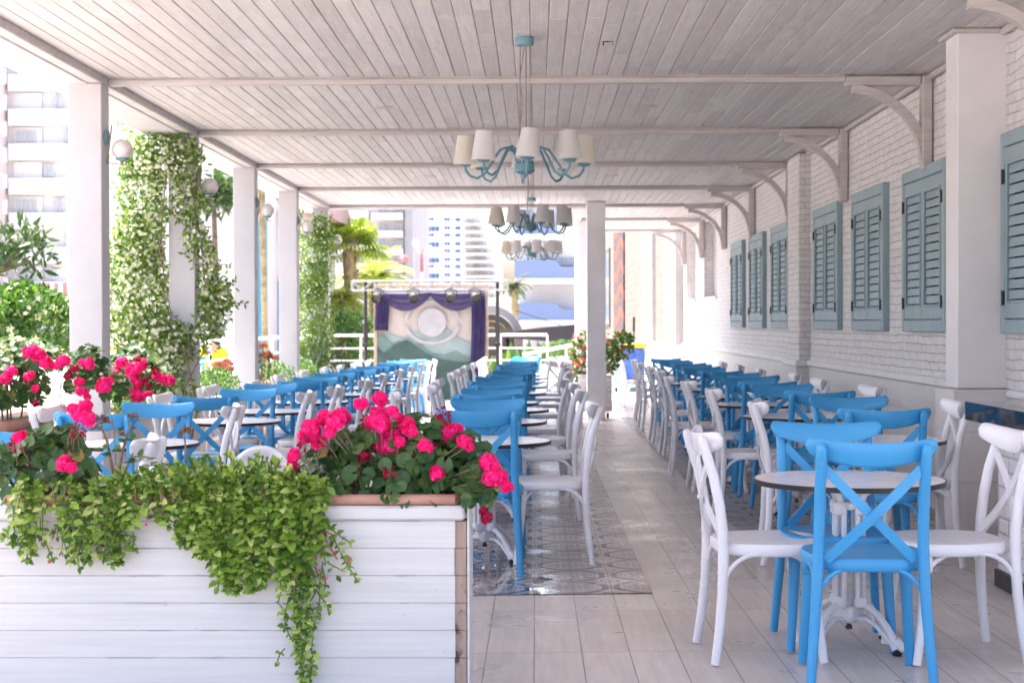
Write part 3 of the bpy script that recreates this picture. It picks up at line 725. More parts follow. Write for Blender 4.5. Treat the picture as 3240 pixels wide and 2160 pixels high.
def put(proto, x, y, rz, label, group, tilt=None):
    o = proto if proto.name not in USED else copy_tree(proto); USED[proto.name] = 1
    o.location = (x, y, fz(x, y) + .005); o.rotation_euler = (0, 0, rz); o['label'] = label; o['group'] = group
    return o
GB, GW, GT = 'blue cross-back chairs at the tables', 'white cross-back chairs at the tables', 'round bistro tables in three rows'
J = random.Random(3)
# row: (name phrase, [table (x, y, near blue back y, far blue back y, left white (x, y), right white (x, y))])
ROWS = {
 'middle row': [(-.29, 8.74, 8.04, 9.37, None, (.34, 8.70)), (-.30, 10.72, 10.17, 11.16, (-1.0, 10.93), (.33, 10.73)), (-.27, 12.42, 11.92, 12.75, (-.84, 12.37), (.32, 12.2)), (-.35, 13.75, 13.0, 14.42, (-.88, 13.73), (.28, 13.55)),
   (-.27, 16.0, 15.33, 16.85, (-.9, 16.3), (.37, 16.0)), (-.25, 18.0, 17.4, 18.7, (-.91, 18.1), (.4, 18.3)), (-.26, 19.8, 19.2, 20.4, (-.93, 20.1), (.41, 20.1)), (-.22, 21.6, 21.0, 22.2, (-.9, 22.0), (.38, 21.7)),
   (-.20, 23.6, 23.0, 24.2, (-.88, 23.8), (.42, 23.7)), (-.18, 25.5, 24.9, 26.1, (-.9, 25.8), (.45, 25.6)), (-.15, 27.4, 26.8, 28.0, (-.92, 27.6), (.5, 27.5))],
 'wall row': [(1.234, 6.2, 5.42, 6.55, (.62, 6.1), (1.85, 6.05)), (1.82, 8.45, 7.58, 9.02, (1.19, 8.56), (2.28, 8.46)), (1.80, 10.85, 9.9, 11.25, (1.18, 10.61), (2.36, 10.9)), (1.77, 12.75, 11.9, 13.05, (1.19, 12.48), (2.32, 12.7)),
   (1.87, 14.3, 13.65, 14.68, (1.16, 13.93), (2.40, 14.4)), (1.83, 16.2, 15.55, 16.75, (1.25, 16.1), (2.36, 16.35)), (1.86, 18.2, 17.6, 18.75, (1.29, 18.1), (2.42, 18.5)), (1.92, 20.4, 19.75, 21.1, (1.33, 20.6), (2.46, 20.5)), (1.95, 22.9, 22.2, 23.6, (1.42, 23.0), None)],
 'column row': [(-2.15, 6.0, None, 6.62, None, None), (-2.30, 8.9, 8.22, 9.45, (-2.90, 9.16), (-1.73, 9.04)), (-2.20, 11.2, 10.45, 11.85, (-2.66, 10.94), (-1.62, 11.22)), (-2.2, 12.65, None, 13.12, (-2.70, 12.74), (-1.56, 12.39)), (-2.1, 14.4, 13.85, 15.0, (-2.55, 13.95), (-1.52, 14.2)),
   (-2.12, 16.2, 15.6, 16.75, (-2.72, 16.3), (-1.56, 16.2)), (-2.13, 18.1, 17.6, 18.5, (-2.74, 18.2), (-1.57, 18.35)), (-2.1, 19.9, 19.3, 20.3, (-2.76, 20.2), (-1.6, 20.4)), (-2.08, 21.7, 21.1, 22.2, (-2.78, 22.1), (-1.62, 22.3)),
   (-2.08, 23.6, 23.0, 24.2, (-2.78, 23.9), (-1.64, 24.2)), (-2.06, 25.5, 24.9, 26.0, (-2.78, 25.7), (-1.66, 26.0))],
}
SIDE = {'middle row': ('column side', 'aisle side'), 'wall row': ('aisle side', 'wall side'), 'column row': ('column side', 'inner side')}
for row, tabs in ROWS.items():
    for i, (x, y, nb, fb, lw, rw) in enumerate(tabs):
        put(tb, x, y, J.uniform(-.06, .06), 'round white bistro table with black edge, %s table in the %s' % (ordn[i], row), GT)
        e = 'of the %s table in the %s' % (ordn[i], row); jx = lambda a: J.uniform(-a, a)
        if nb: put(cb, x + jx(.035) - {('wall row', 0): .06, ('wall row', 1): .16}.get((row, i), 0), nb + .27, jx(.07), 'blue cross-back chair on the near side ' + e, GB)
        if fb: put(cb, x + jx(.04) - (.06 if (row, i) == ('wall row', 0) else 0), fb - .27, math.pi + jx(.08), 'blue cross-back chair on the far side ' + e, GB)
        if lw: put(cw, lw[0] + .27, lw[1], -math.pi / 2 + jx(.08), 'white cross-back chair on the %s ' % SIDE[row][0] + e, GW)
        if rw: put(cw, rw[0] - .27, rw[1], math.pi / 2 + (.0 if (row, i) == ('middle row', 0) else jx(.08)), 'white cross-back chair on the %s ' % SIDE[row][1] + e, GW)
put(cw, 1.72, 27.0, -1.5, 'white cross-back chair standing apart beside the cleaning cart', GW)
put(cw, .22, 22.9, .5, 'white cross-back chair turned askew beside the lone aisle column', GW)
put(cw, -1.77, 6.12, 1.67, 'white cross-back chair half hidden behind the succulents, beside tall stems', GW)
# moulded child seat
cs = thing('child_seat', 'white moulded plastic child seat with a scooped back behind the pink geraniums', 'child seat', (-1.11, 6.3, fz(-1.11, 6.3)))
b = MB(); n = 20; m_ = 8; vs = []; fs = []
for i in range(m_ + 1):
    q = i / m_
    for k in range(n + 1):
        a = math.pi * (k / n) ; w_ = .12 + .035 * math.sin(math.pi * q)
        vs.append((-.155 * math.cos(a) * (1 - .12 * q), -.02 + w_ * math.sin(a) * .75 - .05 * q, .62 + .20 * q * (math.sin(a) ** .7)))
for i in range(m_):
    for k in range(n): fs.append((i * (n + 1) + k, i * (n + 1) + k + 1, (i + 1) * (n + 1) + k + 1, (i + 1) * (n + 1) + k))
b.add(vs, fs); o = b.build('back_shell', M['chair_white'], cs); md = o.modifiers.new('thick', 'SOLIDIFY'); md.thickness = .022
b = MB(); b.lathe([(.0, .58), (.15, .58), (.165, .60), (.16, .635), (.13, .64), (.12, .615), (.0, .61)], 28); b.build('seat', M['chair_white'], cs)
for sx in (-1, 1):
    for sy in (-1, 1):
        b = MB(); b.tube([(sx * .10, sy * .10, .585), (sx * .19, sy * .19, 0)], [.014, .012], 8); b.build('leg', M['chair_white'], cs)

# ------------------------------------------------------------------ planting helpers
def rv(r=R): 
    z = r.uniform(-1, 1); a = r.uniform(0, 2 * math.pi); q = math.sqrt(1 - z * z); return V((q * math.cos(a), q * math.sin(a), z))
def cloud(mb, c, rr, n, L, W, up=.35, shell=.55, rnd=.7, fine=True, fold=.25):
    c = V(c)
    for i in range(n):
        d = rv(); k = shell + (1 - shell) * R.random() ** .5 if R.random() < .8 else R.random()
        p = c + V((d.x * rr[0], d.y * rr[1], d.z * rr[2])) * k
        o = (d + rv() * rnd + V((0, 0, up))).normalized(); s = R.uniform(.65, 1.15)
        (mb.leaf if fine else mb.leaf2)(p, (o + rv() * .8).normalized(), o + rv() * .5, L * s, W * s, fold)
def star(mb, p, n, r, k=5):
    n = V(n).normalized(); u = n.orthogonal().normalized(); w_ = n.cross(u)
    for i in range(k):
        a = 2 * math.pi * i / k; d = u * math.cos(a) + w_ * math.sin(a); mb.leaf2(p, d + n * .25, n, r, r * .62, .1)
def blossoms(mb, c, rr, n, r, front=None):
    c = V(c)
    for i in range(n):
        d = rv(); p = c + V((d.x * rr[0], d.y * rr[1], d.z * rr[2])) * R.uniform(.85, 1.08); star(mb, p, d + rv() * .4, r * R.uniform(.7, 1.2))
def round_leaf(mb, c, n, r, k=11):
    n = V(n).normalized(); u = n.orthogonal().normalized(); u = (Matrix.Rotation(R.uniform(0, 6.28), 3, n) @ u); w_ = n.cross(u); c = V(c)
    cup = R.uniform(.1, .45); ph = R.uniform(0, 6); vs = [c]; m = 2 * k
    for i in range(m):
        a = .25 + (2 * math.pi - .5) * i / (m - 1); q = r * .55
        vs.append(c + (u * math.cos(a) + w_ * math.sin(a)) * q + n * (cup * q * .5))
    for i in range(m):
        a = .25 + (2 * math.pi - .5) * i / (m - 1); q = r * (1.03 if i % 2 else .93)
        vs.append(c + (u * math.cos(a) + w_ * math.sin(a)) * q + n * (cup * q * .75 + r * .09 * math.sin(a * 4 + ph)))
    fs = []
    for i in range(m - 1): fs += [(0, 1 + i, 2 + i), (1 + i, 1 + m + i, 2 + m + i, 2 + i)]
    mb.add(vs, fs)
def umbel(mb, c, r, n):
    c = V(c)
    for i in range(n):
        d = rv()
        if d.z < -.75: continue
        p = c + d * r * R.uniform(.62, .95); nn = (d + rv() * .35).normalized(); u = nn.orthogonal().normalized(); u = Matrix.Rotation(R.uniform(0, 6), 3, nn) @ u; w_ = nn.cross(u); s = R.uniform(.011, .0155)
        for k in range(5):
            a = 2 * math.pi * k / 5; e = u * math.cos(a) + w_ * math.sin(a); q = nn.cross(e)
            mb.add([p, p + e * s * .55 + q * s * .42 + nn * s * .14, p + e * s * 1.02 + q * s * .22 + nn * s * R.uniform(-.1, .25), p + e * s * 1.02 - q * s * .22 + nn * s * R.uniform(-.1, .25), p + e * s * .55 - q * s * .42 + nn * s * .14], [(0, 1, 2, 3, 4)])
def buds(mb, c, r, n):
    for i in range(n):
        d = rv(); p = V(c) + d * r * R.uniform(.5, 1); mb.tube([p, p + (d + V((0, 0, -.4))).normalized() * .010, p + (d + V((0, 0, -.5))).normalized() * .017], [.0015, .0042, .0012], 6)
def dry_head(mb, c, r, n=26):
    for i in range(n):
        d = rv(); d.z = abs(d.z) * .8 + .1; mb.leaf2(V(c) + d * r * .35, d + rv() * .3, rv(), r * R.uniform(.6, 1.), r * .4, .3)

# ------------------------------------------------------------------ front planter
FY = 5.3
pb = thing('planter_box', 'large white boarded planter box at the front with bare wood showing at its corner', 'planter', (-1.4, 5.45, -.04))
b = MB(); z = .582; i = 0
while z > -.12:
    x1 = -.278 + R.uniform(-.003, .003); b.box(-2.7, x1, FY, FY + .022, z - .0922, z, .0016); z -= .0932; i += 1
b.build('boards', M['boards'], pb, True, smooth=False, fix=False)
b = MB(); b.box(-2.7, -.243, FY - .016, FY + .06, .584, .634, .008); b.box(-2.7, -.235, FY + .062, FY + .29, .60, .630, .003); b.build('cap_board', M['boards'], pb, True, smooth=False, fix=False)
b = MB(); z = .58
while z > -.12:
    b.box(-.280, -.2375, FY + .008, FY + .05, z - .092, z, .002); z -= .0932
b.build('corner_post', M['raw_wood'], pb, True, smooth=False)
b = MB(); b.box(-.235, -.2275, FY + .004, FY + .29, -.12, .628, .001); b.build('side_panel', M['boards'], pb, True, smooth=False)
b = MB(); b.box(-2.7, -.285, FY + .024, FY + .28, -.1, .598); b.build('inner_box', M['boards'], pb, True, smooth=False)
M['soil_'] = M['soil']
def trough(x0, x1, label, y0=FY - .002, y1=FY + .26, z0=.636, h=.036, nm='flower_trough', rz=0):
    t = thing(nm, label, 'flower trough', ((x0 + x1) / 2, (y0 + y1) / 2, z0))
    b = MB()
    # rim as a rounded bar round the edge, body inside
    pts = [(x0, y0), (x1, y0), (x1, y1), (x0, y1)]
    for k in range(4):
        (ax, ay), (bx, by) = pts[k], pts[(k + 1) % 4]
        b.box(min(ax, bx) - .012, max(ax, bx) + .012, min(ay, by) - .012, max(ay, by) + .012, z0, z0 + h, .010)
    b.box(x0 + .012, x1 - .012, y0 + .012, y1 - .012, z0 - .004, z0 + h * .5); b.build('trough', M['terracotta'], t, True, ang=.9)
    b = MB(); b.box(x0 + .014, x1 - .014, y0 + .014, y1 - .014, z0 + h * .5 + .001, z0 + h * .8); b.build('soil', M['soil'], t, True, smooth=False)
    return t
trough(-.765, -.272, 'terracotta trough holding the big pink geranium on the front planter box')
trough(-1.275, -.795, 'terracotta trough buried under trailing succulents on the front planter box')
trough(-1.80, -1.305, 'terracotta trough with a leafy geranium at the far end of the front planter box')

# geranium (big, pink)
def geranium(label, doms, flowers, dark=(), bud=(), extra=(), y=5.43, nl=240, lr=(.02, .033), group=None, base=None, scale=1.):
    c0 = doms[0][0]; t = thing('geranium', label, 'geranium', (c0[0], c0[1], base if base else .67))
    b = MB(); st = MB(); dl = MB()
    for (c, rr, n) in doms:
        for i in range(n):
            d = rv(); d.z = d.z if d.z > -.5 else -d.z; k = R.uniform(.35, 1.) ** .6
            p = V(c) + V((d.x * rr[0], d.y * rr[1], d.z * rr[2])) * k
            nn = (d * .8 + V((0, -.5, .55)) + rv() * .55).normalized(); r = R.uniform(*lr)
            round_leaf(b if R.random() > .025 else dl, p, nn, r)
            if R.random() < .35: q = V(c) + (p - V(c)) * .45 + V((0, 0, -.03)); st.tube([q, q * .4 + p * .6 + V((0, 0, .004)), p], .0016, 4)
    for (p, r) in extra: round_leaf(b, p, (rv() * .5 + V((.2, -.7, .4))), r)
    b.build('foliage', M['geranium'], t, True, fix=False)
    heads = []
    for (x, yy, rD, dd) in flowers:
        p = at(x, yy, dd); r = rD * dd / F * 1.08
        fl = MB(); heads.append(('flower_head', fl, 'pink')); umbel(fl, p, r * .86, int(14 + 66 * min(1.4, (r / .037) ** 2)))
        for q in range(2 if r > .018 else 1): umbel(fl, p + V((R.uniform(-1, 1), R.uniform(-.3, .6), R.uniform(-.8, .6))) * r * .85, r * R.uniform(.4, .62), int(8 + 22 * (r / .037)))
        st.v and None; st.tube([V(c0) + V(((p.x - c0[0]) * .5, .02, -.02)), p * .7 + V(c0) * .3 + V((0, .0, -.02)), p], .0022, 5)
    for (x, yy, rD, dd) in dark: dk = MB(); heads.append(('wilted_flower_head', dk, 'deep_pink')); umbel(dk, at(x, yy, dd), rD * dd / F, 26); st.tube([at(x, yy, dd), at(x, yy - 25, dd + .05)], .0018, 4)
    for (x, yy, rD, dd) in bud: bd_ = MB(); heads.append(('bud_cluster', bd_, 'deep_pink')); buds(bd_, at(x, yy, dd), rD * dd / F, 16); st.tube([at(x, yy, dd), at(x + 4, yy + 45, dd + .08)], .002, 5)
    for nm, q, mt in heads: q.build(nm, M[mt], t, True, fix=False)
    if dl.v: dl.build('yellowed_leaves', M['dead'], t, True, fix=False)
    for (c, rr, n) in doms[:1]:
        for k in range(5):
            x = c[0] + R.uniform(-.7, .7) * rr[0]; st.tube([(x * .6 + c[0] * .4, c[1], (base if base else .665)), (x, c[1] + R.uniform(-.04, .04), c[2] + rr[2] * .35), (x + R.uniform(-.05, .05), c[1] - .02, c[2] + rr[2] * .7)], [.007, .005, .003], 6)
    st.build('stems', M['stem'], t, True)
    return t
M['dead'] = leafmat('yellowed_leaf', (.42, .26, .12), (.60, .44, .10), (.30, .20, .12), .7, .2, .2)
flow = []
for zx, zy, zr in [(330, 850, 125), (290, 780, 90), (480, 650, 85), (640, 690, 140), (700, 660, 120), (590, 800, 60), (560, 860, 50), (920, 500, 75), (1190, 430, 85), (1150, 640, 120), (1180, 730, 130), (1090, 700, 70), (1340, 590, 60), (1250, 960, 150), (1330, 1050, 130), (1300, 880, 120), (1180, 990, 100), (1420, 960, 60), (1530, 760, 85), (1570, 850, 85), (1430, 700, 70), (1770, 1060, 120), (1820, 1120, 105), (1730, 1000, 70), (1580, 1080, 80), (2040, 860, 110), (2110, 810, 70), (2220, 960, 85), (2280, 1010, 55), (1890, 1350, 90), (110, 1130, 80), (80, 1250, 50), (450, 970, 70), (390, 1000, 50)]:
    flow.append((653.3 + zx / 5.4, 834.8 + zy / 5.4, zr / 5.4, 5.30 - .0 + R.uniform(-.03, .10)))
flow += [(1120.7, 1062, 22, 5.26), (1131, 1100, 23, 5.25), (1150, 1095, 16, 5.25), (1166, 1117, 12, 5.24)]
geranium('big geranium heaped with bright pink flower heads on the front planter', [((-.52, 5.42, .70), (.36, .15, .17), 330), ((-.47, 5.41, .78), (.27, .13, .16), 230), ((-.27, 5.40, .74), (.14, .13, .14), 90), ((-.19, 5.34, .69), (.06, .06, .10), 34)],
         flow, [(1117, 1190, 13, 5.24), (835, 1050, 15, 5.3), (1110, 1175, 9, 5.24)], [(845, 968, 16, 5.3), (698, 1015, 16, 5.28), (895, 1080, 14, 5.27), (1022, 958, 14, 5.32), (1010, 945, 12, 5.32)],
         [(at(1085 + R.uniform(-22, 40), 1075 + R.uniform(0, 90), 5.25 + R.uniform(0, .06)), R.uniform(.016, .026)) for k in range(20)] + [(at(880, 1147, 5.27), .022), (at(905, 1143, 5.27), .02), (at(1050, 1128, 5.26), .022)])
geranium('leafy green geranium with two small pink heads at the far end of the front planter', [((-1.72, 5.42, .73), (.21, .13, .16), 220), ((-1.68, 5.40, .79), (.15, .11, .11), 80)],
         [(178, 948, 22, 5.3), (196, 958, 18, 5.3), (190, 930, 12, 5.3), (138, 1062, 15, 5.25), (152, 1070, 13, 5.25), (33, 1003, 11, 5.26)], [], [(28, 1020, 12, 5.26), (172, 990, 13, 5.3)], lr=(.02, .034))

# trailing succulent
prof = [(20, 1262), (60, 1285), (110, 1290), (170, 1305), (215, 1300), (280, 1290), (305, 1215), (345, 1192), (400, 1230), (440, 1250), (485, 1300), (500, 1352), (560, 1362), (600, 1335), (640, 1330), (660, 1345), (700, 1360), (730, 1330), (745, 1270)]
def pz(x):
    for (a, ya), (b_, yb_) in zip(prof, prof[1:]):
        if a <= x <= b_: return ya + (yb_ - ya) * (x - a) / (b_ - a)
    return 1200
tr = thing('trailing_succulent', 'trailing green succulent spilling over the front of the white planter box', 'succulent plant', (-1.2, 5.3, .66))
lf = MB(); stm = MB(); dry = MB(); pk = MB(); zrng = random.Random(11)
def runner(pts, L0, step=.0135, tip=True):
    pts = [V(p) for p in pts]; acc = 0; k = 0; out = [pts[0]]
    for a, b_ in zip(pts, pts[1:]):
        L = (b_ - a).length; n = max(1, int(L / step))
        for i in range(1, n + 1): out.append(a.lerp(b_, i / n))
    n = len(out); ph = R.uniform(0, 3)
    for i in range(1, n - 1):
        T = (out[i + 1] - out[i - 1]).normalized(); u = T.orthogonal().normalized()
        u = Matrix.Rotation(ph + (math.pi / 2) * (i % 2) + R.uniform(-.4, .4), 3, T) @ u
        for s in (-1, 1):
            if R.random() < .12: continue
            d = (u * s + T * .55 + V((0, -.55, .25)) + rv() * .25).normalized()
            L = L0 * R.uniform(.45, 1.25)
            lf.leaf(out[i], d, (V((0, -.8, .55)) + T * -.3 + rv() * .35), L, L * R.uniform(.52, .66), .3, R.uniform(-.05, .3))
    T = (out[-1] - out[-2]).normalized()
    for q in range(5):
        d = (T * .8 + rv() * .7 + V((0, -.4, .2))).normalized(); lf.leaf(out[-1], d, V((0, -.6, .7)) + rv() * .3, L0 * R.uniform(.45, .8), L0 * .4, .3, .1)
    stm.tube(out[::3] + [out[-1]] if n > 4 else out, .0024, 4, cap=False)
for i in range(165):
    x = zrng.uniform(15, 745) if zrng.random() < .5 else zrng.uniform(430, 735)
    if 300 < x < 400 and zrng.random() < .35: continue
    X = (x - 1231) * 5.25 / F; ze = 1.25 - (pz(x) - 742) * 5.25 / F; k = zrng.random() ** .4
    zt = .665 + zrng.uniform(.0, .05); zb = .64 - (.64 - ze) * k; fw_ = zrng.uniform(.0, .05)
    dx = zrng.uniform(-.05, .05)
    pts = [(X + dx, 5.30 + zrng.uniform(.0, .12), zt), (X + dx * .6, 5.272 - fw_ * .3, zt + .01), (X + dx * .3, 5.255 - fw_, .635), (X + zrng.uniform(-.02, .02), 5.262 - fw_, (.62 + zb) / 2), (X + zrng.uniform(-.03, .03), 5.262 - fw_ * .8, zb)]
    runner(pts, zrng.uniform(.030, .046), .0185)
for i in range(165):
    x = zrng.uniform(150, 720); hi = 1150 - 78 * math.sin(min(1, (x - 130) / 260) * math.pi / 2) - (22 if 420 < x < 620 else 0)
    if x > 690: hi += 25
    X = (x - 1231) * 5.38 / F; zt = 1.25 - (hi - 742) * 5.38 / F; d_ = zrng.uniform(5.28, 5.52); zz = .66 + (zt - .66) * zrng.uniform(.25, 1.)
    runner([(X, d_, .65), (X + zrng.uniform(-.03, .03), d_ - .02, (zz + .65) / 2), (X + zrng.uniform(-.05, .05), d_ - .05, zz)], zrng.uniform(.028, .043), .0185)
for (x, y0_, y1_) in ((645, 1330, 1440), (735, 1300, 1390), (712, 1400, 1590), (684, 1380, 1560), (655, 1330, 1470), (668, 1330, 1500), (680, 1330, 1560), (690, 1340, 1585), (700, 1340, 1600), (706, 1400, 1610), (720, 1300, 1430), (728, 1290, 1400), (690, 1300, 1480), (675, 1300, 1420)):
    X = (x - 1231) * 5.24 / F; Z = lambda yy: 1.25 - (yy - 742) * 5.24 / F; n = 7
    runner([(X + zrng.uniform(-.022, .022), 5.262 - zrng.uniform(0, .02), Z(y0_ + (y1_ - y0_) * k / (n - 1))) for k in range(n)], .028, .017)
for (pth) in ([(735, 1180), (765, 1240), (790, 1290), (815, 1330)], [(735, 1190), (770, 1225), (800, 1245)], [(720, 1210), (745, 1290), (770, 1320), (795, 1300)], [(720, 1180), (745, 1195), (758, 1210)], [(650, 1490), (640, 1500), (632, 1520)], [(730, 1370), (745, 1385), (752, 1400)], [(30, 1215), (12, 1235), (2, 1232)]):
    runner([at(x, y, 5.23) for x, y in pth], .032, .019)
for i in range(90):
    x = zrng.uniform(40, 735); yy = zrng.uniform(1130, pz(x) - 15); p = at(x, yy, 5.235)
    for k in range(4): dry.leaf2(p, V((zrng.uniform(-.5, .5), -.3, -1)), rv(), .022, .007, .4)
    dry.tube([p + V((0, .01, .03)), p], .0016, 4)
dry.tube([at(728, 1200, 5.24), at(748, 1245, 5.225), at(772, 1285, 5.23)], .003, 5); dry.tube([at(700, 1180, 5.25), at(715, 1240, 5.235), at(708, 1330, 5.25)], .003, 5)
for (x, y) in ((106, 1291), (476, 1234), (567, 1236), (730, 1310), (745, 1330), (752, 1225), (764, 1268), (800, 1285), (330, 1204)): pk = MB(); pk.ball(at(x, y, 5.225), .0048, 7, 5); pk.build('flower_bud', M['pink'], tr, True)
lf.build('leaves', M['succulent'], tr, True, fix=False); stm.build('stems', M['green_stem'], tr, True, fix=False); dry.build('withered_leaves', M['dry'], tr, True, fix=False)

# leggy stems with dry flower heads
kl = thing('kalanchoe', 'leggy kalanchoe with bare stems and dried flower heads rising from the succulents', 'potted plant', (-1.4, 5.42, .67))
b = MB(); h = MB(); l = MB()
for pth, r in (([(260, 1115), (250, 1060), (240, 1010), (226, 975)], .006), ([(262, 1112), (275, 1040), (290, 990), (298, 968)], .006), ([(420, 1085), (424, 1040), (420, 1005)], .004), ([(270, 1110), (285, 1075), (300, 1040)], .005), ([(262, 1100), (258, 1000), (250, 945)], .002)):
    b.tube([at(x, y, 5.38) for x, y in pth], [r * (1 - .12 * k) for k in range(len(pth))], 7)
for (x, y, r) in ((226, 968, 20), (215, 985, 14), (240, 970, 16), (299, 958, 15), (420, 995, 16), (425, 988, 12), (275, 1000, 12)): h = MB(); dry_head(h, at(x, y, 5.37), r * 5.4 / F, 34); h.build('dried_flower_head', M['dry'], kl, True, fix=False)
for (x, y) in ((235, 1030), (250, 1045), (262, 1035), (300, 1010), (280, 1015), (305, 1060), (315, 1050), (330, 1055), (340, 1070), (360, 1075), (378, 1070), (395, 1082), (430, 1080), (330, 1095), (350, 1100), (300, 1095), (445, 1075), (460, 1085)):
    for k in range(3): d = rv(); d.z = abs(d.z) * .5; l.leaf(at(x, y, 5.36), d, (0, -.3, 1), R.uniform(.028, .044), .024, .2, .1)
b.build('stems', M['stem'], kl, True); l.build('leaves', M['hedge'], kl, True, fix=False)

# ------------------------------------------------------------------ planters between the columns
def hedge_box(y0, y1, label, zt=.60):
    t = thing('planter_box', label, 'planter', (-3.32, (y0 + y1) / 2, -.1)); b = MB()
    z = zt - .03
    while z > -.35: b.box(-3.55, -3.10, y0, y1, z - .0905, z, .003); z -= .0932
    b.build('boards', M['boards'], t, True, smooth=False); b = MB(); b.box(-3.57, -3.08, y0 - .02, y1 + .02, zt - .028, zt, .006); b.build('cap_board', M['boards'], t, True, smooth=False)
hedge_box(6.6, 10.75, 'long white planter box in front of the first column', .60)
hedge_box(11.35, 13.8, 'white planter box between the first and second columns', .52)
hedge_box(14.4, 16.8, 'white planter box between the second and third columns', .48)
hedge_box(17.4, 19.8, 'white planter box between the third and fourth columns', .50)
hedge_box(20.4, 22.8, 'white planter box between the fourth and fifth columns', .48)
trough(-3.45, -3.17, 'terracotta trough with dried kalanchoe and geranium in front of the first column', 8.3, 10.5, .604, .07)
trough(-3.43, -3.17, 'terracotta trough with a geranium behind the first column', 11.6, 12.9, .523, .06)
trough(-3.43, -3.17, 'small terracotta trough with reddish kalanchoe beside the third column', 17.7, 18.7, .503, .06)
def d2(L, d): return [(x, y, r, d) for x, y, r in L]
geranium('tall geranium with pink heads growing in front of the first column', [((-3.28, 9.7, .86), (.18, .55, .26), 330), ((-3.24, 9.9, 1.02), (.2, .5, .15), 200), ((-2.93, 10.2, .90), (.13, .3, .22), 120), ((-2.78, 10.3, .82), (.10, .15, .12), 40)],
         d2([(72, 800, 14), (85, 812, 16), (98, 830, 17), (60, 808, 12), (137, 828, 16), (145, 825, 13), (203 - 5, 835, 16), (20, 850, 14), (8, 865, 14), (58, 863, 11), (185, 900, 13), (175, 875, 10), (182, 940, 12), (205, 955, 10), (190, 945, 9), (75, 890, 8), (164, 935, 9), (233, 881, 20), (236, 886, 18)], 9.25), d2([(165, 845, 12), (150, 860, 10), (75, 925, 8), (200, 930, 9)], 9.2), [], base=.64, lr=(.024, .042))
geranium('geranium with deep pink heads standing behind the first column', [((-3.2, 12.3, .80), (.27, .35, .28), 330)],
         d2([(272, 830, 13), (280, 826, 10), (307, 845, 18), (300, 860, 16), (322, 838, 13), (300, 880, 15), (290, 870, 13), (370, 868, 13), (384, 872, 15), (358, 862, 12), (300, 905, 17), (318, 908, 17), (288, 900, 13), (262, 850, 11), (256, 858, 10), (335, 905, 9), (325, 830, 10)], 11.85), d2([(352, 850, 10), (335, 880, 12), (330, 870, 9), (312, 822, 10)], 11.8), [], base=.56, lr=(.026, .05))
def kalan(label, cs, rh, h, col, n=14, base=.6, lv='hedge'):
    t = thing('kalanchoe', label, 'potted plant', (cs[0], cs[1], base)); b = MB(); l = MB(); st = MB()
    for i in range(n):
        x = cs[0] + R.uniform(-1, 1) * rh[0]; y = cs[1] + R.uniform(-1, 1) * rh[1]; z = base + h * R.uniform(.5, 1.)
        st.tube([(x * .5 + cs[0] * .5, y, base), (x + R.uniform(-.02, .02), y, base + (z - base) * .6), (x, y, z)], [.007, .005, .004], 5)
        b = MB(); dry_head(b, (x, y, z), .055, 46); b.build('flower_head', M[col], t, True, fix=False)
        for k in range(7): l.leaf((x, y, base + (z - base) * R.uniform(.2, .85)), rv() + V((0, 0, .3)), V((0, 0, 1)), .06, .034, .2, .2)
    st.build('stems', M['stem'], t, True); l.build('leaves', M[lv], t, True, fix=False)
kalan('bushy kalanchoe with tan dried flower heads in front of the first column', (-3.28, 8.9), (.16, .5), .46, 'dry', 30, .64)
kalan('reddish kalanchoe in flower between the third and fourth columns', (-3.22, 18.3), (.13, .3), .48, 'dull_red', 16, .53)
kalan('reddish kalanchoe seen behind the third column by the seated person', (-3.44, 17.3), (.09, .3), .40, 'dull_red', 14, .45)
def hedge(label, c, rr, n, L=.035, nm='hedge_shrub', cat='shrub', m='hedge', fl=0, flm='white_petal', flr=.03):
    t = thing(nm, label, cat, (c[0], c[1], c[2] - rr[2])); b = MB(); cloud(b, c, rr, n, L, L * .55, .4, .7, .8); 
    for k in range(12):
        d = rv(); cloud(b, V(c) + V((d.x * rr[0], d.y * rr[1], abs(d.z) * rr[2])) * .8, (rr[0] * .3, rr[1] * .3, rr[2] * .32), int(n / 22), L, L * .55, .5)
    b.build('foliage', M[m], t, True, fix=False)
    st = MB()
    for k in range(6): d = rv(); st.tube([(c[0], c[1], c[2] - rr[2]), V(c) + V((d.x * rr[0], d.y * rr[1], d.z * rr[2])) * .6], [.015, .005], 5)
    st.build('branches', M['bark'], t, True)
    if fl: q = MB(); blossoms(q, c, rr, fl, flr); q.build('blossoms', M[flm], t, True, fix=False)
hedge('low clipped green shrub under the deep pink geranium behind the first column', (-3.2, 11.75, .58), (.2, .35, .2), 700)
hedge('low bright green shrub between the second and third columns', (-3.2, 15.5, .58), (.24, .75, .22), 1500)
hedge('low green shrub between the third and fourth columns', (-3.2, 19.3, .56), (.22, .55, .2), 900)
hedge('low green shrub just past the fourth column', (-3.2, 21.2, .58), (.22, .5, .2), 800)

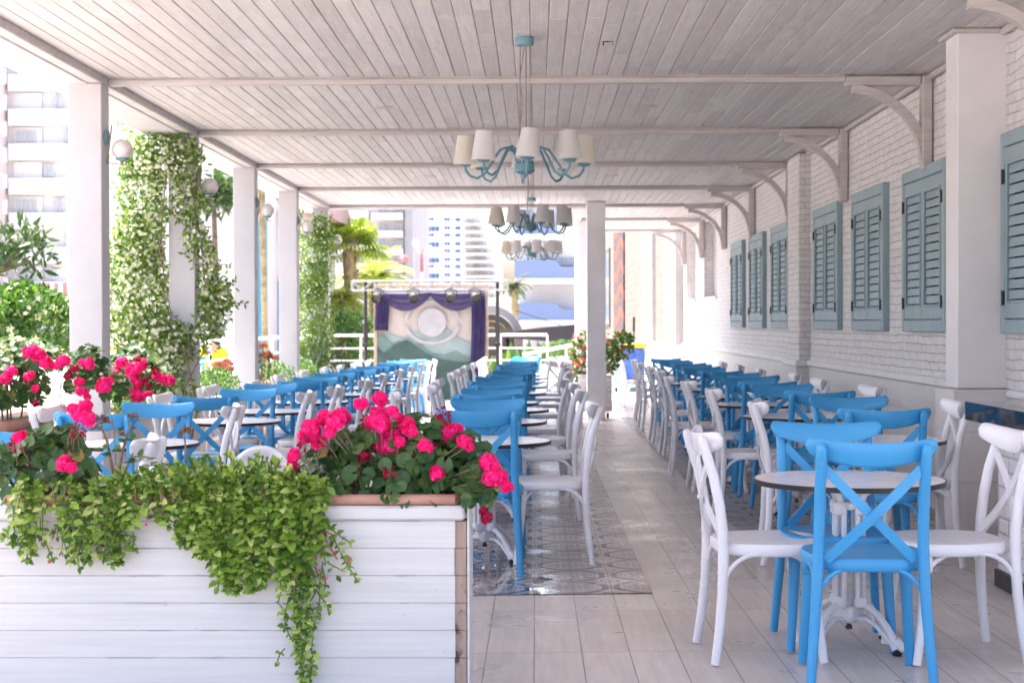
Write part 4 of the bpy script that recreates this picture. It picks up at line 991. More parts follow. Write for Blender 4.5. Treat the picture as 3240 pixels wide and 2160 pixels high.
# flowering vines on the columns
def vine(label, blobs, nl, fl, stems, L=.06, y=14.):
    t = thing('jasmine_vine', label, 'vine', (-3.3, y, -.2)); b = MB(); f_ = MB(); st = MB()
    tot = sum(r[0] * r[2] for c, r, *k in blobs)
    for (c, r, *k) in blobs:
        kk = k[0] if k else 1.; n = int(nl * r[0] * r[2] / tot * kk); cloud(b, c, r, n, L, L * .45, .1, .6, .9); 
        for q in range(max(2, int(n / 110))):
            d = rv(); cloud(b, V(c) + V((d.x * r[0], d.y * r[1], d.z * r[2])) * .85, (.13, .13, .13), 30, L, L * .45, .2, .4, .9)
        blossoms(f_, c, r, int(fl * r[0] * r[2] / tot * kk), .022)
    for (c, r, *k) in blobs:
        for q in range(3):
            d = rv(); d.y = -abs(d.y) * .5; p = V(c) + V((d.x * r[0], d.y * r[1], d.z * r[2])); hd = (d + V((R.uniform(-.3, .3), -.2, R.uniform(-.2, .5)))).normalized(); pts = [V(p)]
            for j in range(R.randint(3, 6)):
                p = p + hd * .045; hd = (hd + V((0, 0, -.16)) + rv() * .18).normalized(); pts.append(V(p))
                for s in (-1, 1):
                    if R.random() < .7: b.leaf(p, hd.cross(V((0, -1, .2))) * s + hd * .5 + rv() * .7, V((0, -1, .5)) + rv() * .8, L * R.uniform(.5, 1.15), L * .42, .2, .2)
            st.tube(pts, .0035, 4)
    for p in stems: st.tube([V(q) for q in p], [.012, .010] + [.006] * (len(p) - 2), 6)
    b.build('foliage', M['jasmine'], t, True, fix=False); f_.build('blossoms', M['white_petal'], t, True, fix=False); st.build('stems', M['stem'], t, True)
cx = lambda x, d: (x - 1231) * d / F
vine('white flowering jasmine vine smothering the second column and trailing off it',
     [((-3.52, 14.0, 2.25), (.20, .3, .62)), ((-3.42, 13.95, 2.75), (.28, .28, .24)), ((-3.62, 14.1, 1.5), (.30, .35, .75)), ((-3.7, 14.3, .95), (.25, .35, .5)), ((-3.40, 13.9, .98), (.28, .25, .35)), ((-3.22, 13.85, 1.12), (.13, .12, .14), .5), ((-3.12, 13.9, 2.72), (.16, .16, .2), .7), ((-3.1, 13.88, 2.35), (.12, .12, .2), .6), ((-3.02, 13.9, 2.05), (.10, .1, .16), .6),
      ((-2.93, 14.0, 1.65), (.08, .08, .35), .9), ((-2.86, 14.0, 1.42), (.13, .1, .28), .9), ((-2.98, 13.95, 1.15), (.10, .12, .16), .5), ((-3.2, 13.85, .75), (.12, .12, .2), .25)], 9400, 5600,
     [[(-3.15, 13.8, -.2), (-3.2, 13.78, .3), (-3.1, 13.8, .7), (-2.96, 13.9, 1.0), (-2.94, 13.95, 1.5), (-2.98, 13.9, 2.0), (-3.05, 13.85, 2.5)], [(-3.3, 13.8, -.2), (-3.3, 13.78, .6), (-3.2, 13.8, 1.2), (-3.32, 13.8, 1.9), (-3.25, 13.8, 2.7)], [(-3.15, 13.8, -.2), (-3.0, 13.85, .5), (-3.1, 13.8, 1.0), (-3.3, 13.8, 1.3)], [(-2.92, 13.95, 1.55), (-2.72, 14.0, 1.50), (-2.70, 14.0, 1.44), (-2.9, 14.0, 1.42)], [(-3.02, 13.9, 2.1), (-3.02, 13.85, 2.35), (-2.98, 13.9, 2.6), (-2.96, 13.9, 2.85)]])
vine('dark leafy jasmine vine wrapping the fifth column', [((-3.28, 22.8, 2.1), (.28, .3, .65)), ((-3.26, 22.75, 1.2), (.32, .35, .75)), ((-3.12, 22.75, 2.55), (.2, .2, .25)), ((-3.3, 22.7, .6), (.3, .35, .4))], 6800, 1000, [[(-3.2, 22.7, -.3), (-3.1, 22.65, 1.), (-3.2, 22.65, 2.), (-3.05, 22.7, 2.75)]], .055, 22.8)
# spiky plant
t = thing('yucca_plant', 'spiky yucca with arching blade leaves at the foot of the vine covered fifth column', 'potted plant', (-3.0, 22.4, -.2)); b = MB()
for (c, n, L) in (((-3.15, 22.2, .55), 34, .62), ((-2.78, 22.3, .30), 30, .5)):
    for i in range(n):
        d = rv(); d.z = abs(d.z) * 1.1 + .25; d.normalize(); p = V(c); pts = [p, p + d * L * .5, p + d * L + V((0, 0, -.12 * L))]
        b.bar(pts, .018, .003, (0, 0, 1))
    b.tube([(c[0], c[1], -.2), c], [.05, .035], 8)
b.build('leaves', M['palm_dark'], t, True, fix=False)

# ------------------------------------------------------------------ stage
SD = 31.0
def st_pt(x, y, dd=0): return at(x, y, SD + dd)
M['backdrop'] = paint('backdrop_beige', (.52, .46, .41), .7, .05, 3.)
M['teal1'] = paint('pale_teal', (.30, .38, .36), .7, .08, 4.); M['teal2'] = paint('mid_teal', (.15, .23, .205), .7, .1, 4.); M['teal3'] = paint('deep_green', (.055, .11, .09), .7, .15, 4.)
M['curtain'] = paint('purple_curtain', (.065, .045, .15), .55, .15, 6.); M['frame_wood'] = paint('frame_wood', (.50, .38, .28), .7, .1)
M['alu'] = paint('aluminium', (.36, .35, .36), .4, .05, 10., .05)
st = thing('puppet_stage', 'small stage backdrop with purple curtains and painted green hills behind the tables', 'stage', (st_pt(990, 860).x, SD, -.25))
x0, x1 = cx(866, SD), cx(1112, SD); zt = st_pt(0, 668).z
b = MB(); b.box(x0, x1, SD + .08, SD + .11, -.3, zt); b.build('backdrop_panel', M['backdrop'], st, True, smooth=False)
for q in ((x0 - .07, x0 - .002), (x1 + .002, x1 + .08)):
    b = MB(); b.box(q[0], q[1], SD + .0, SD + .12, -.3, zt + .06, .008); b.build('frame_post', M['frame_wood'], st, True, smooth=False)
b = MB(); b.box(x0 - .07, x1 + .08, SD, SD + .12, zt + .062, zt + .14, .008); b.build('frame_head', M['frame_wood'], st, True, smooth=False)
b = MB(); c = st_pt(992, 740); b.lathe([(.0, 0), (.285, 0), (.285, .03), (.28, .035), (.0, .035)], 40, (c.x, SD + .02, c.z), Matrix.Rotation(rad(90), 4, 'X')); b.build('white_disc', M['outer_white'], st, True, ang=.5)
for sgn in (1, -1):
    pts = []
    for k in range(21):
        a = rad(12 + 156 * k / 20); pts.append((c.x + .55 * math.cos(a), SD + .03, c.z + sgn * (.42 * math.sin(a) - .0)))
    b = MB(); b.bar(pts, .04, .075, (0, 0, 1)) if False else None
    vs = []; fs = []
    for k in range(21):
        a = rad(10 + 160 * k / 20)
        for r, yy in ((.485, SD + .02), (.565, SD + .02), (.565, SD + .07), (.485, SD + .07)): vs.append((c.x + r * math.cos(a), yy, c.z + sgn * r * .78 * math.sin(a)))
    for k in range(20):
        for q in range(4): fs.append((k * 4 + q, k * 4 + (q + 1) % 4, k * 4 + 4 + (q + 1) % 4, k * 4 + 4 + q))
    fs += [(3, 2, 1, 0), (80, 81, 82, 83)]; b.add(vs, fs); b.build('white_arc', M['outer_white'], st, True, ang=.5)
for nm, mt, pr, dy in (('hill_cutout', 'teal1', [(866, 775), (885, 757), (905, 770), (930, 775), (950, 765), (975, 757), (1000, 760), (1025, 752), (1050, 775), (1085, 790), (1112, 795)], .05),
                       ('hill_cutout', 'teal2', [(866, 770), (880, 768), (900, 790), (920, 800), (945, 792), (965, 790), (990, 810), (1020, 815), (1045, 805), (1075, 822), (1112, 815)], .02),
                       ('hill_cutout', 'teal3', [(866, 795), (880, 812), (895, 800), (915, 784), (935, 780), (955, 795), (980, 812), (1010, 825), (1040, 830), (1075, 832), (1112, 818)], -.01)):
    b = MB(); top = [(cx(x, SD), SD + dy, st_pt(0, y).z) for x, y in pr]; top[0] = (x0 + .002, SD + dy, top[0][2]); top[-1] = (x1 - .002, SD + dy, top[-1][2])
    b.prism(top + [(x1 - .002, SD + dy, -.3), (x0 + .002, SD + dy, -.3)], (0, .02, 0)); b.build(nm, M[mt], st, True, smooth=False)
def drape(xa, xb, ya, yb_, nm):
    b = MB(); vs = []; fs = []; n = 34
    for i in range(n + 1):
        x = xa + (xb - xa) * i / n
        for j in range(5):
            yy = ya + (yb_ - ya) * j / 4; xx = x + (0 if j == 0 else math.sin(j * 1.3) * 1.5) ; vs.append((cx(xx, SD), SD - .06 + .028 * math.sin(i * 1.25) + .01 * math.sin(i * .5 + j), st_pt(0, yy).z))
    for i in range(n):
        for j in range(4): fs.append((i * 5 + j, i * 5 + j + 1, i * 5 + 6 + j, i * 5 + 5 + j))
    b.add(vs, fs); o = b.build(nm, M['curtain'], st, True, fix=False, ang=3); md = o.modifiers.new('t', 'SOLIDIFY'); md.thickness = .01
drape(863, 893, 672, 758, 'curtain'); drape(1083, 1114, 672, 872, 'curtain')
for (xa, xb) in ((872, 990), (988, 1112)):
    b = MB(); vs = []; fs = []; n = 30; m_ = 9
    for i in range(n + 1):
        q = i / n; x = xa + (xb - xa) * q; sag = math.sin(math.pi * q) ** .8
        for j in range(m_):
            k = j / (m_ - 1); z = 671 + sag * k * 38 + k * 4; vs.append((cx(x, SD), SD - .05 - .03 * math.sin(k * 19) * (.3 + sag), st_pt(0, z).z))
    for i in range(n):
        for j in range(m_ - 1): fs.append((i * m_ + j, i * m_ + j + 1, i * m_ + m_ + j + 1, i * m_ + m_ + j))
    b.add(vs, fs); o = b.build('swag', M['curtain'], st, True, fix=False, ang=3); md = o.modifiers.new('t', 'SOLIDIFY'); md.thickness = .01
tr_ = thing('lighting_truss', 'silver lattice truss on two black stands above the stage backdrop', 'truss', (cx(990, 30.6), 30.6, -.25))
xa, xb = cx(809, 30.6), cx(1167, 30.6); z1, z2 = at(0, 666, 30.6).z, at(0, 645, 30.6).z; b = MB()
for y in (30.5, 30.72):
    for z in (z1, z2): b.tube([(xa, y, z), (xb, y, z)], .018, 8)
n = 15
for i in range(n):
    u0, u1 = xa + (xb - xa) * i / n, xa + (xb - xa) * (i + 1) / n; s = i % 2
    for y in (30.5, 30.72): b.tube([(u0, y, z1 if s else z2), (u1, y, z2 if s else z1)], .010, 5)
    b.tube([(u0, 30.5, z1), (u1, 30.72, z1)], .010, 5); b.tube([(u0, 30.5, z2), (u1, 30.72, z2)], .010, 5)
for x in (xa, xb):
    for y in (30.5, 30.72): b.tube([(x, y, z1), (x, y, z2)], .014, 6)
b.build('lattice', M['alu'], tr_, True)
for x in (839, 1143):
    X = cx(x, 30.6); b = MB(); b.tube([(X, 30.62, -.3), (X, 30.62, z2 - (0 if x < 1000 else -.0))], .035, 8); b.tube([(X, 30.62, .9), (X, 30.62, 1.25)], .05, 8)
    b.box(X - .06, X + .06, 30.56, 30.68, .80, .88, .01)
    for k in range(3): a = 2 * math.pi * k / 3; b.tube([(X, 30.62, .25), (X + .45 * math.cos(a), 30.62 + .45 * math.sin(a), -.24)], .018, 6)
    b.build('stand', M['iron'], tr_, True)
for i, (x, l) in enumerate(((867.5, 'at the curtained corner by the palms'), (950, 'second from the palm side'), (1036.5, 'over the white disc on the ramp side'), (1091, 'above the long purple curtain'))):
    p = at(x, 681, 30.4); t = thing('stage_light', 'black round stage spotlight hanging from the truss, ' + l, 'stage light', tuple(p), 0, 'black spotlights on the truss')
    Mx = Matrix.Rotation(rad(118), 4, 'X') @ Matrix.Rotation(rad((-20, 10, -5, 15)[i]), 4, 'Y')
    b = MB(); b.lathe([(.0, -.12), (.05, -.12), (.085, -.06), (.095, .04), (.10, .10), (.085, .10), (.08, .07), (.0, .07)], 18, p, Mx); b.build('can', M['iron'], t, True)
    b = MB(); b.tube([p + V((-.11, 0, 0)), p + V((-.11, 0, .12)), p + V((0, .05, .17)), p + V((.11, 0, .12)), p + V((.11, 0, 0))], .010, 6); b.tube([p + V((0, .05, .16)), V((p.x, 30.5, z1))], .012, 6); b.build('yoke', M['iron'], t, True)

# ------------------------------------------------------------------ railings
def railing(a, b_, label, zt=.98, n=8, drop=-.3, mids=(.68, .40)):
    a, b_ = V(a), V(b_); t = thing('railing', label, 'railing', tuple((a + b_) / 2 + V((0, 0, -.25)))); q = MB(); q.tube([a + V((0, 0, zt)), b_ + V((0, 0, zt))], .03, 8); q.build('top_rail', M['metal_white'], t, True)
    q = MB()
    for z in mids: q.tube([a + V((0, 0, z)), b_ + V((0, 0, z))], .018, 6)
    q.build('mid_rails', M['metal_white'], t, True)
    for k in range(n + 1):
        p = a.lerp(b_, k / n); q = MB(); q.tube([p + V((0, 0, drop)), p + V((0, 0, zt))], .025, 8); q.build('post', M['metal_white'], t, True)
railing((-5.1, 9, 0), (-5.1, 36, 0), 'long white railing along the open side of the terrace', n=14)
railing((-5.1, 36, 0), (cx(1257, 36), 36, 0), 'white railing across the far end behind the stage', n=5)
t = thing('handrail', 'white sloping handrail of the ramp in front of the green hedge', 'handrail', (0, 35, .5)); b = MB(); b.tube([at(1200, 815, 34.5), at(1345, 787, 34.5)], .035, 8); b.tube([at(1215, 845, 34.5), at(1345, 822, 34.5)], .03, 8)
for x in (1240, 1300): b.tube([at(x, 807 - (x - 1240) * .19, 34.5), at(x, 870, 34.5)], .025, 6)
b.build('rails', M['metal_white'], t, True)

# ------------------------------------------------------------------ planter and plants by the lone column
t = thing('planter_box', 'white tiled planter box on castors behind the lone aisle column', 'planter', (.9, 23.4, -.2))
b = MB(); b.box(.62, 1.12, 23.1, 23.6, -.06, .46, .006); b.build('box', M['subway'], t, True, smooth=False)
b = MB(); b.box(.605, 1.135, 23.085, 23.615, .462, .49, .006); b.build('rim', M['white_paint'], t, True, smooth=False)
for x in (.68, 1.06):
    b = MB(); b.lathe([(.0, -.02), (.045, -.02), (.045, .02), (.0, .02)], 14, (x, 23.2, -.115), Matrix.Rotation(rad(90), 4, 'Y')); b.build('caster', M['black_rubber'], t, True)
t = thing('begonia', 'red and white flowering begonia bush in the planter behind the lone column', 'potted plant', (.75, 23.3, .49)); b = MB(); cloud(b, (.72, 23.3, .72), (.2, .22, .38), 700, .07, .05); b.build('foliage', M['hedge'], t, True, fix=False)
b = MB(); blossoms(b, (.70, 23.25, .78), (.22, .22, .36), 130, .032); b.build('red_blossoms', M['red_petal'], t, True, fix=False); b = MB(); blossoms(b, (.70, 23.25, .74), (.22, .22, .36), 80, .028); b.build('white_blossoms', M['white_petal'], t, True, fix=False)
t = thing('green_bush', 'dense green leafy bush with small buds beside the lone column, toward the cart', 'potted plant', (1.15, 23.4, .49)); b = MB(); cloud(b, (1.10, 23.4, .74), (.15, .2, .25), 520, .065, .04); cloud(b, (1.32, 23.7, .92), (.15, .2, .20), 300, .075, .045); b.build('foliage', M['hedge'], t, True, fix=False)
b = MB(); blossoms(b, (1.16, 23.35, .78), (.22, .25, .33), 26, .03); b.build('blossoms', M['red_petal'], t, True, fix=False)

# cleaning cart
CX, CY = 2.02, 34.0; gz = fz(CX, CY)
t = thing('cleaning_cart', 'cleaning cart with a blue rubbish bag under a yellow lid', 'cart', (CX, CY, gz))
M['bag'] = paint('blue_bag', (.03, .12, .50), .3, .2, 8., .9, 14.); M['yellow'] = paint('yellow_plastic', (.80, .62, .02), .4); M['pale_blue'] = paint('pale_blue_plastic', (.35, .60, .68), .4)
b = MB(); b.lathe([(.17, .18), (.21, .3), (.225, .6), (.24, .93), (.22, .95)], 20, (CX + .12, CY, gz)); b.build('bag', M['bag'], t, True)
b = MB(); b.box(CX - .14, CX + .37, CY - .25, CY + .25, gz + .953, gz + 1.05, .02); b.build('lid', M['yellow'], t, True)
b = MB(); b.box(CX - .36, CX + .40, CY - .28, CY + .28, gz + .10, gz + .17, .02); b.box(CX - .36, CX - .14, CY - .22, CY + .22, gz + .172, gz + .34, .02)
for x in (CX - .33, CX - .18): b.tube([(x, CY, gz + .17), (x, CY, gz + .9)], .03, 8)
b.box(CX - .36, CX - .14, CY - .15, CY + .15, gz + .88, gz + .98, .02); b.build('frame', M['pale_blue'], t, True)
for x in (CX - .28, CX + .32):
    for y in (-.2, .2):
        b = MB(); b.lathe([(.0, -.02), (.05, -.02), (.05, .02), (.0, .02)], 12, (x, CY + y, gz + .05), Matrix.Rotation(rad(90), 4, 'Y')); b.build('wheel', M['black_rubber'], t, True)
t = thing('mop', 'dark mop handle leaning upright by the yellow lid of the cart', 'mop', (CX + .1, CY + .3, gz)); b = MB(); b.tube([(CX + .1, CY + .3, gz), (CX + .12, CY + .3, gz + 1.3)], .016, 8); b.tube([(CX + .12, CY + .3, gz + 1.3), (CX + .125, CY + .3, gz + 1.62)], .028, 8); b.build('handle', M['iron'], t, True)
b = MB(); b.lathe([(.12, .0), (.10, .06), (.02, .12)], 12, (CX + .1, CY + .3, gz)); b.build('mop_head', M['white_paint'], t, True)

# ------------------------------------------------------------------ trees, shrubs, palms outside
G0 = -.75
def bough_tree(nm, label, c, rr, n, L, mat, group=None, clumps=9, W=.4, cat='tree', trunk=.09, base=G0):
    t = thing(nm, label, cat, (c[0], c[1], base), 0, group); b = MB(); st = MB(); c = V(c)
    st.tube([(c.x, c.y, base), (c.x + .05, c.y, (base + c.z) / 2), tuple(c)], [trunk, trunk * .8, trunk * .45], 8)
    for k in range(clumps):
        d = rv(); q = c + V((d.x * rr[0], d.y * rr[1], d.z * rr[2])) * R.uniform(.35, .8); s = R.uniform(.32, .5)
        cloud(b, q, (rr[0] * s, rr[1] * s, rr[2] * s), n // clumps, L, L * W, .1, .5, .9); st.tube([c + V((0, 0, -.4 * rr[2])), q], [trunk * .4, trunk * .15], 5)
    st.build('trunk', M['bark'], t, True); b.build('crown', M[mat], t, True, fix=False); return t
bough_tree('loquat_tree', 'dark leafed tree with drooping long leaves beyond the railing at the photo edge', (cx(-18, 17), 17, at(0, 585, 17).z), (.62, .7, .45), 620, .16, 'dark_leaf', None, 12, .3)
bough_tree('loquat_tree', 'branch of dark feathery leaves hanging above the white house behind the second lamp', (cx(490, 30), 30, 3.75), (.6, .6, .5), 900, .2, 'dark_leaf', None, 9, .3)
hedge('rounded shrub with cream flower heads beyond the railing, below the dark tree', (cx(55, 16.5), 16.5, at(0, 745, 16.5).z), (.5, .6, .42), 2600, .085, 'flowering_shrub', 'shrub', 'hedge', 90, 'cream_petal', .045)
hedge('low leafy shrub growing behind the railing near the seated person', (cx(500, 37), 37.5, .9), (.5, .5, .5), 900, .10)
def feather_palm(label, x, d, ytop, rf, nf, mat='palm', trunk=.16, group='palm trees beyond the terrace', fan=False):
    c = at(x, ytop, d); t = thing('palm_tree', label, 'palm tree', (c.x, d, G0), 0, group); st = MB(); b = MB()
    st.tube([(c.x + .1, d, G0), (c.x + .05, d, (c.z + G0) / 2), tuple(c)], [trunk * 1.3, trunk, trunk * 1.25], 10)
    for k in range(90 if trunk > .1 else 0):
        z = G0 + (c.z - G0) * R.random(); a = R.uniform(0, 6.28); rr_ = trunk * 1.1; p = V((c.x + .06 + rr_ * math.cos(a), d + rr_ * math.sin(a), z)); st.bar([p, p + V((math.cos(a) * .10, math.sin(a) * .1, .16))], .06, .02, (math.cos(a), math.sin(a), 0))
    for i in range(nf):
        a = 2 * math.pi * i / nf * 2.4 + R.uniform(-.3, .3); el = R.uniform(-.35, 1.25); h = V((math.cos(a) * math.cos(el), math.sin(a) * math.cos(el), math.sin(el)))
        if fan:
            p = c + h * rf * .55; st.tube([c, p], .012, 5); u = h; w_ = h.cross(V((0, 0, 1))); w_ = w_.normalized() if w_.length > .1 else V((1, 0, 0)); nn = u.cross(w_)
            for k in range(21):
                g = rad(-115 + 230 * k / 20); dd = (u * math.cos(g) + w_ * math.sin(g)).normalized(); tip = p + dd * rf * .5 + V((0, 0, -.04)); b.bar([p, p + dd * rf * .25, tip, tip + dd * rf * .08 + V((0, 0, -.1 * rf))], .05, .004, nn)
        else:
            pts = []; L = rf * R.uniform(.8, 1.15); p = V(c); hd = V(h)
            for k in range(10): pts.append(V(p)); p = p + hd * L / 9; hd = (hd + V((0, 0, -.17))).normalized()
            st.tube(pts, [.018 - .0015 * k for k in range(10)], 4)
            for k in range(1, 40):
                q = k / 40 * 9; i0 = int(q); p0 = pts[i0].lerp(pts[min(9, i0 + 1)], q - i0); T = (pts[min(9, i0 + 1)] - pts[max(0, i0 - 1)]).normalized(); w_ = T.cross(V((0, 0, 1))).normalized() if abs(T.z) < .98 else V((1, 0, 0))
                for s in (-1, 1):
                    dd = (w_ * s + T * .55 + V((0, 0, -.35))).normalized(); b.leaf2(p0, dd, V((0, 0, 1)) + rv() * .3, L * .30 * (1 - .5 * k / 40), .045, .1)
    st.build('trunk', M['palm_trunk'], t, True); b.build('crown', M[mat], t, True, fix=False)
feather_palm('bright fan palm rising beside the vine covered fifth column', 803, 43, 575, 1.0, 26, fan=True)
feather_palm('yellow green palm with drooping feathery fronds left of the stage truss', 860, 45, 640, 1.35, 30, 'palm')
feather_palm('shorter leafy palm filling the gap between fan palm and stage', 780, 42, 690, .95, 24, 'palm')
feather_palm('far thin palm in front of the blue balcony building', 1181, 85, 655, 1.1, 22, 'palm_dark', .16)
feather_palm('palm with a thick yellow trunk between the third and fourth columns', 600, 33, 400, 1.2, 22, 'palm_dark', .06)
hedge('dense olive green shrub under the palms', (cx(800, 40), 40, .85), (.9, .7, .75), 2200, .11)
hedge('green shrub behind the railing at the foot of the stage', (cx(850, 39), 39, .55), (.5, .5, .4), 800, .10)
hedge('clipped bright green hedge behind the ramp handrail', (cx(1290, 40), 40, .42), (.75, .5, .38), 2600, .06, 'clipped_hedge', 'hedge')
hedge('patch of low lime green planting behind the far railing', (cx(1180, 41), 41, .12), (.7, .5, .32), 1300, .09)
t = thing('banana_plant', 'upright broad leafed plants behind the far railing near the dark arch', 'plant', (cx(1205, 40), 40, -.4)); b = MB()
for k in range(26):
    x = cx(R.uniform(1160, 1255), 40); p = V((x, 40 + R.uniform(-.2, .2), .15)); d = V((R.uniform(-.5, .5), R.uniform(-.3, .3), 1)); b.leaf(p, d, V((0, -1, .3)), R.uniform(.4, .75), .13, .3, .15)
b.build('leaves', M['hedge'], t, True, fix=False)

# ------------------------------------------------------------------ person on a chair beyond the railing
PX, PY, PZ = -5.98, 29.0, -.31
ps = thing('person', 'person in a yellow v-neck shirt bent forward on a chair beyond the railing', 'person', (PX, PY, PZ))
M['skin'] = paint('skin', (.55, .31, .22), .5, .06, 8.); M['hair'] = paint('hair', (.02, .015, .012), .5); M['yshirt'] = paint('yellow_shirt', (.85, .58, .01), .8); M['jeans'] = paint('dark_trousers', (.04, .05, .11), .8)
def skin(name, verts, edges, radii, mat, parent, sub=2, root=0):
    me = bpy.data.meshes.new(name); me.from_pydata([tuple(v) for v in verts], edges, []); me.materials.append(mat)
    o = bpy.data.objects.new(name, me); C.objects.link(o); o.parent = parent; md = o.modifiers.new('skin', 'SKIN'); md.use_smooth_shade = True
    me.skin_vertices.new() if not me.skin_vertices else None
    for i, r in enumerate(radii):
        sv = me.skin_vertices[0].data[i]; sv.radius = (r, r) if not isinstance(r, tuple) else r; sv.use_root = (i == root)
    s2 = o.modifiers.new('sub', 'SUBSURF'); s2.levels = sub; s2.render_levels = sub; return o
B = []; E_ = []; RR = []
def jn(p, r, par=None):
    B.append(V(p)); RR.append(r)
    if par is not None: E_.append((par, len(B) - 1))
    return len(B) - 1
pel = jn((0, .10, .50), .125); ab = jn((0, .05, .68), .12, pel); chs = jn((0, -.08, .90), .135, ab); nk = jn((0, -.17, 1.03), .05, chs); hd0 = jn((0, -.24, 1.10), .075, nk); hd1 = jn((0, -.30, 1.15), .078, hd0)
for s in (-1, 1):
    hip = jn((s * .10, .06, .48), .085, pel); kn = jn((s * .16, -.36, .50), .058, hip); an = jn((s * .15, -.36, .10), .038, kn); ft = jn((s * .17, -.52, .045), .035, an)
    sh = jn((s * .18, -.10, .93), .06, chs); el = jn((s * .27, -.20, .68), .042, sh); wr = jn((s * .16, -.38, .62), .028, el); pm = jn((s * .12, -.44, .61), .03, wr)
    for k in range(4):
        f1 = jn((s * (.145 - .022 * k), -.49, .60 - .004 * k), .010, pm); jn((s * (.14 - .022 * k), -.525 + .004 * k, .575), .0085, f1)
    th = jn((s * .085, -.44, .63), .011, pm); jn((s * .075, -.475, .62), .009, th)
skin('body', B, E_, RR, M['skin'], ps, 2)
skin('shirt', [(0, .10, .56), (0, .04, .70), (0, -.07, .89), (0, -.13, .975), (-.18, -.10, .93), (-.235, -.155, .80), (.18, -.10, .93), (.235, -.155, .80)], [(0, 1), (1, 2), (2, 3), (2, 4), (4, 5), (2, 6), (6, 7)], [.145, .145, .155, .085, .08, .066, .08, .066], M['yshirt'], ps)
skin('trousers', [(0, .10, .49), (-.10, .06, .48), (-.16, -.36, .50), (-.15, -.36, .14), (.10, .06, .48), (.16, -.36, .50), (.15, -.36, .14)], [(0, 1), (1, 2), (2, 3), (0, 4), (4, 5), (5, 6)], [.14, .10, .07, .055, .10, .07, .055], M['jeans'], ps)
b = MB(); b.ball((0, -.265, 1.17), .095, 16, 12, .95); b.build('hair', M['hair'], ps)
b = MB(); b.tube([(0, -.365, 1.13), (0, -.395, 1.10)], [.012, .016], 8); b.box(-.02, .02, -.375, -.36, 1.055, 1.063, .003)
for s in (-1, 1): b.ball((s * .032, -.368, 1.135), .011, 8, 6); b.ball((s * .082, -.285, 1.12), .02, 8, 6)
b.build('face', M['skin'], ps)
ps.scale = (1.12, 1.12, 1.12)
o = copy_tree_ready = None
register(None)
o = copy_tree(cb); o.location = (PX, PY + .05, PZ + .03); o.rotation_euler = (0, 0, math.pi); o['label'] = 'blue cross-back chair under the seated person in yellow'; o['group'] = GB
o = copy_tree(cb); o.location = (-6.05, 27.6, PZ + .12); o.rotation_euler = (0, 0, .2); o['label'] = 'pale blue cross-back chair in front of the seated person in yellow'; o['group'] = GB
t = thing('blue_table', 'blue table top glimpsed behind the deep pink geranium', 'table', (-6.3, 24.0, PZ)); b = MB(); b.box(-6.9, -5.9, 23.7, 24.5, .63, .67, .01); b.build('table_top', M['chair_blue'], t, True)
for x in (-6.8, -6.0):
    for y in (23.8, 24.4): b = MB(); b.tube([(x, y, PZ - .3), (x, y, .63)], .025, 6); b.build('leg', M['chair_blue'], t, True)

# ------------------------------------------------------------------ white house beyond the railing
hs = thing('white_house', 'white rendered house with a blue door panel and patterned frieze behind the columns', 'house', (-8, 37, G0)); D_ = 37.0
xl, xr = cx(150, D_), cx(614, D_); zt_ = 4.6
b = MB(); b.box(xl, xr, D_, D_ + 8, G0 - .2, 4.9); b.build('wall', M['villa_wall'], hs, True, smooth=False)
b = MB(); b.box(xr + .002, cx(700, D_ + 2), D_ + 1.5, D_ + 8, G0 - .2, at(0, 478, D_).z); b.build('side_wing', M['villa_wall'], hs, True, smooth=False)
M['roof_pink'] = paint('faded_roof', (.45, .30, .28), .8)
zr = at(0, 478, D_).z; b = MB(); b.prism([(xr + .003, D_ + 1.2, zr + .002), (xr + .003, D_ + 4.5, zr + .9), (xr + .003, D_ + 8.2, zr + .002)], (cx(700, D_) - xr + .25, 0, 0)); b.build('roof', M['roof_pink'], hs, True, smooth=False)
b = MB(); b.box(cx(584, D_), cx(613, D_), D_ - .05, D_ - .003, G0, at(0, 505, D_).z, .01); b.box(xr + .01, cx(640, D_), D_ + 1.40, D_ + 1.497, G0, at(0, 640, D_).z); b.build('door', paint('teal_door', (.05, .26, .38), .5), hs, True, smooth=False)
M['frieze'] = paint('frieze', (.60, .48, .38), .8)
b = MB(); za, zb = at(0, 476, D_).z, at(0, 460, D_).z; b.box(cx(440, D_), cx(530, D_), D_ - .03, D_ - .003, za, zb); fz_ = b.build('frieze_band', M['frieze'], hs, True, smooth=False)
b = MB()
for k in range(8):
    x = cx(445 + 12 * k, D_); b.lathe([(.035, -.01), (.06, -.01), (.06, .01), (.035, .01)], 4, (x, D_ - .045, (za + zb) / 2), Matrix.Rotation(rad(90), 4, 'X'))
b.build('diamond_row', M['white_paint'], fz_)

# ------------------------------------------------------------------ town behind
M['bwhite'] = paint('building_white', (.66, .65, .645), .85, .03, .3); M['bcream'] = paint('building_cream', (.58, .55, .52), .85, .03, .3); M['bpink'] = paint('building_pink', (.66, .56, .54), .85, .03, .3)
M['bgrey'] = paint('building_grey', (.33, .32, .34), .85, .03, .3); M['bblue'] = paint('building_blue', (.17, .225, .37), .8, .03, .3)
def glass(n_, c):
    n = N(n_); return n.fin(c, .12, None, .6)
M['pane_blue'] = glass('blue_window_glass', (.06, .12, .26)); M['pane_grey'] = glass('grey_window_glass', (.40, .41, .43)); M['shade_grey'] = paint('recess_grey', (.34, .32, .32), .9)
def X(x, d): return (x - 1231) * d / F
def Z(y, d): return 1.25 - (y - 742) * d / F
def wbox(b, x0, x1, y0, y1, d, t, back=.0): b.box(X(x0, d), X(x1, d), d - t, d + back, Z(y1, d), Z(y0, d))
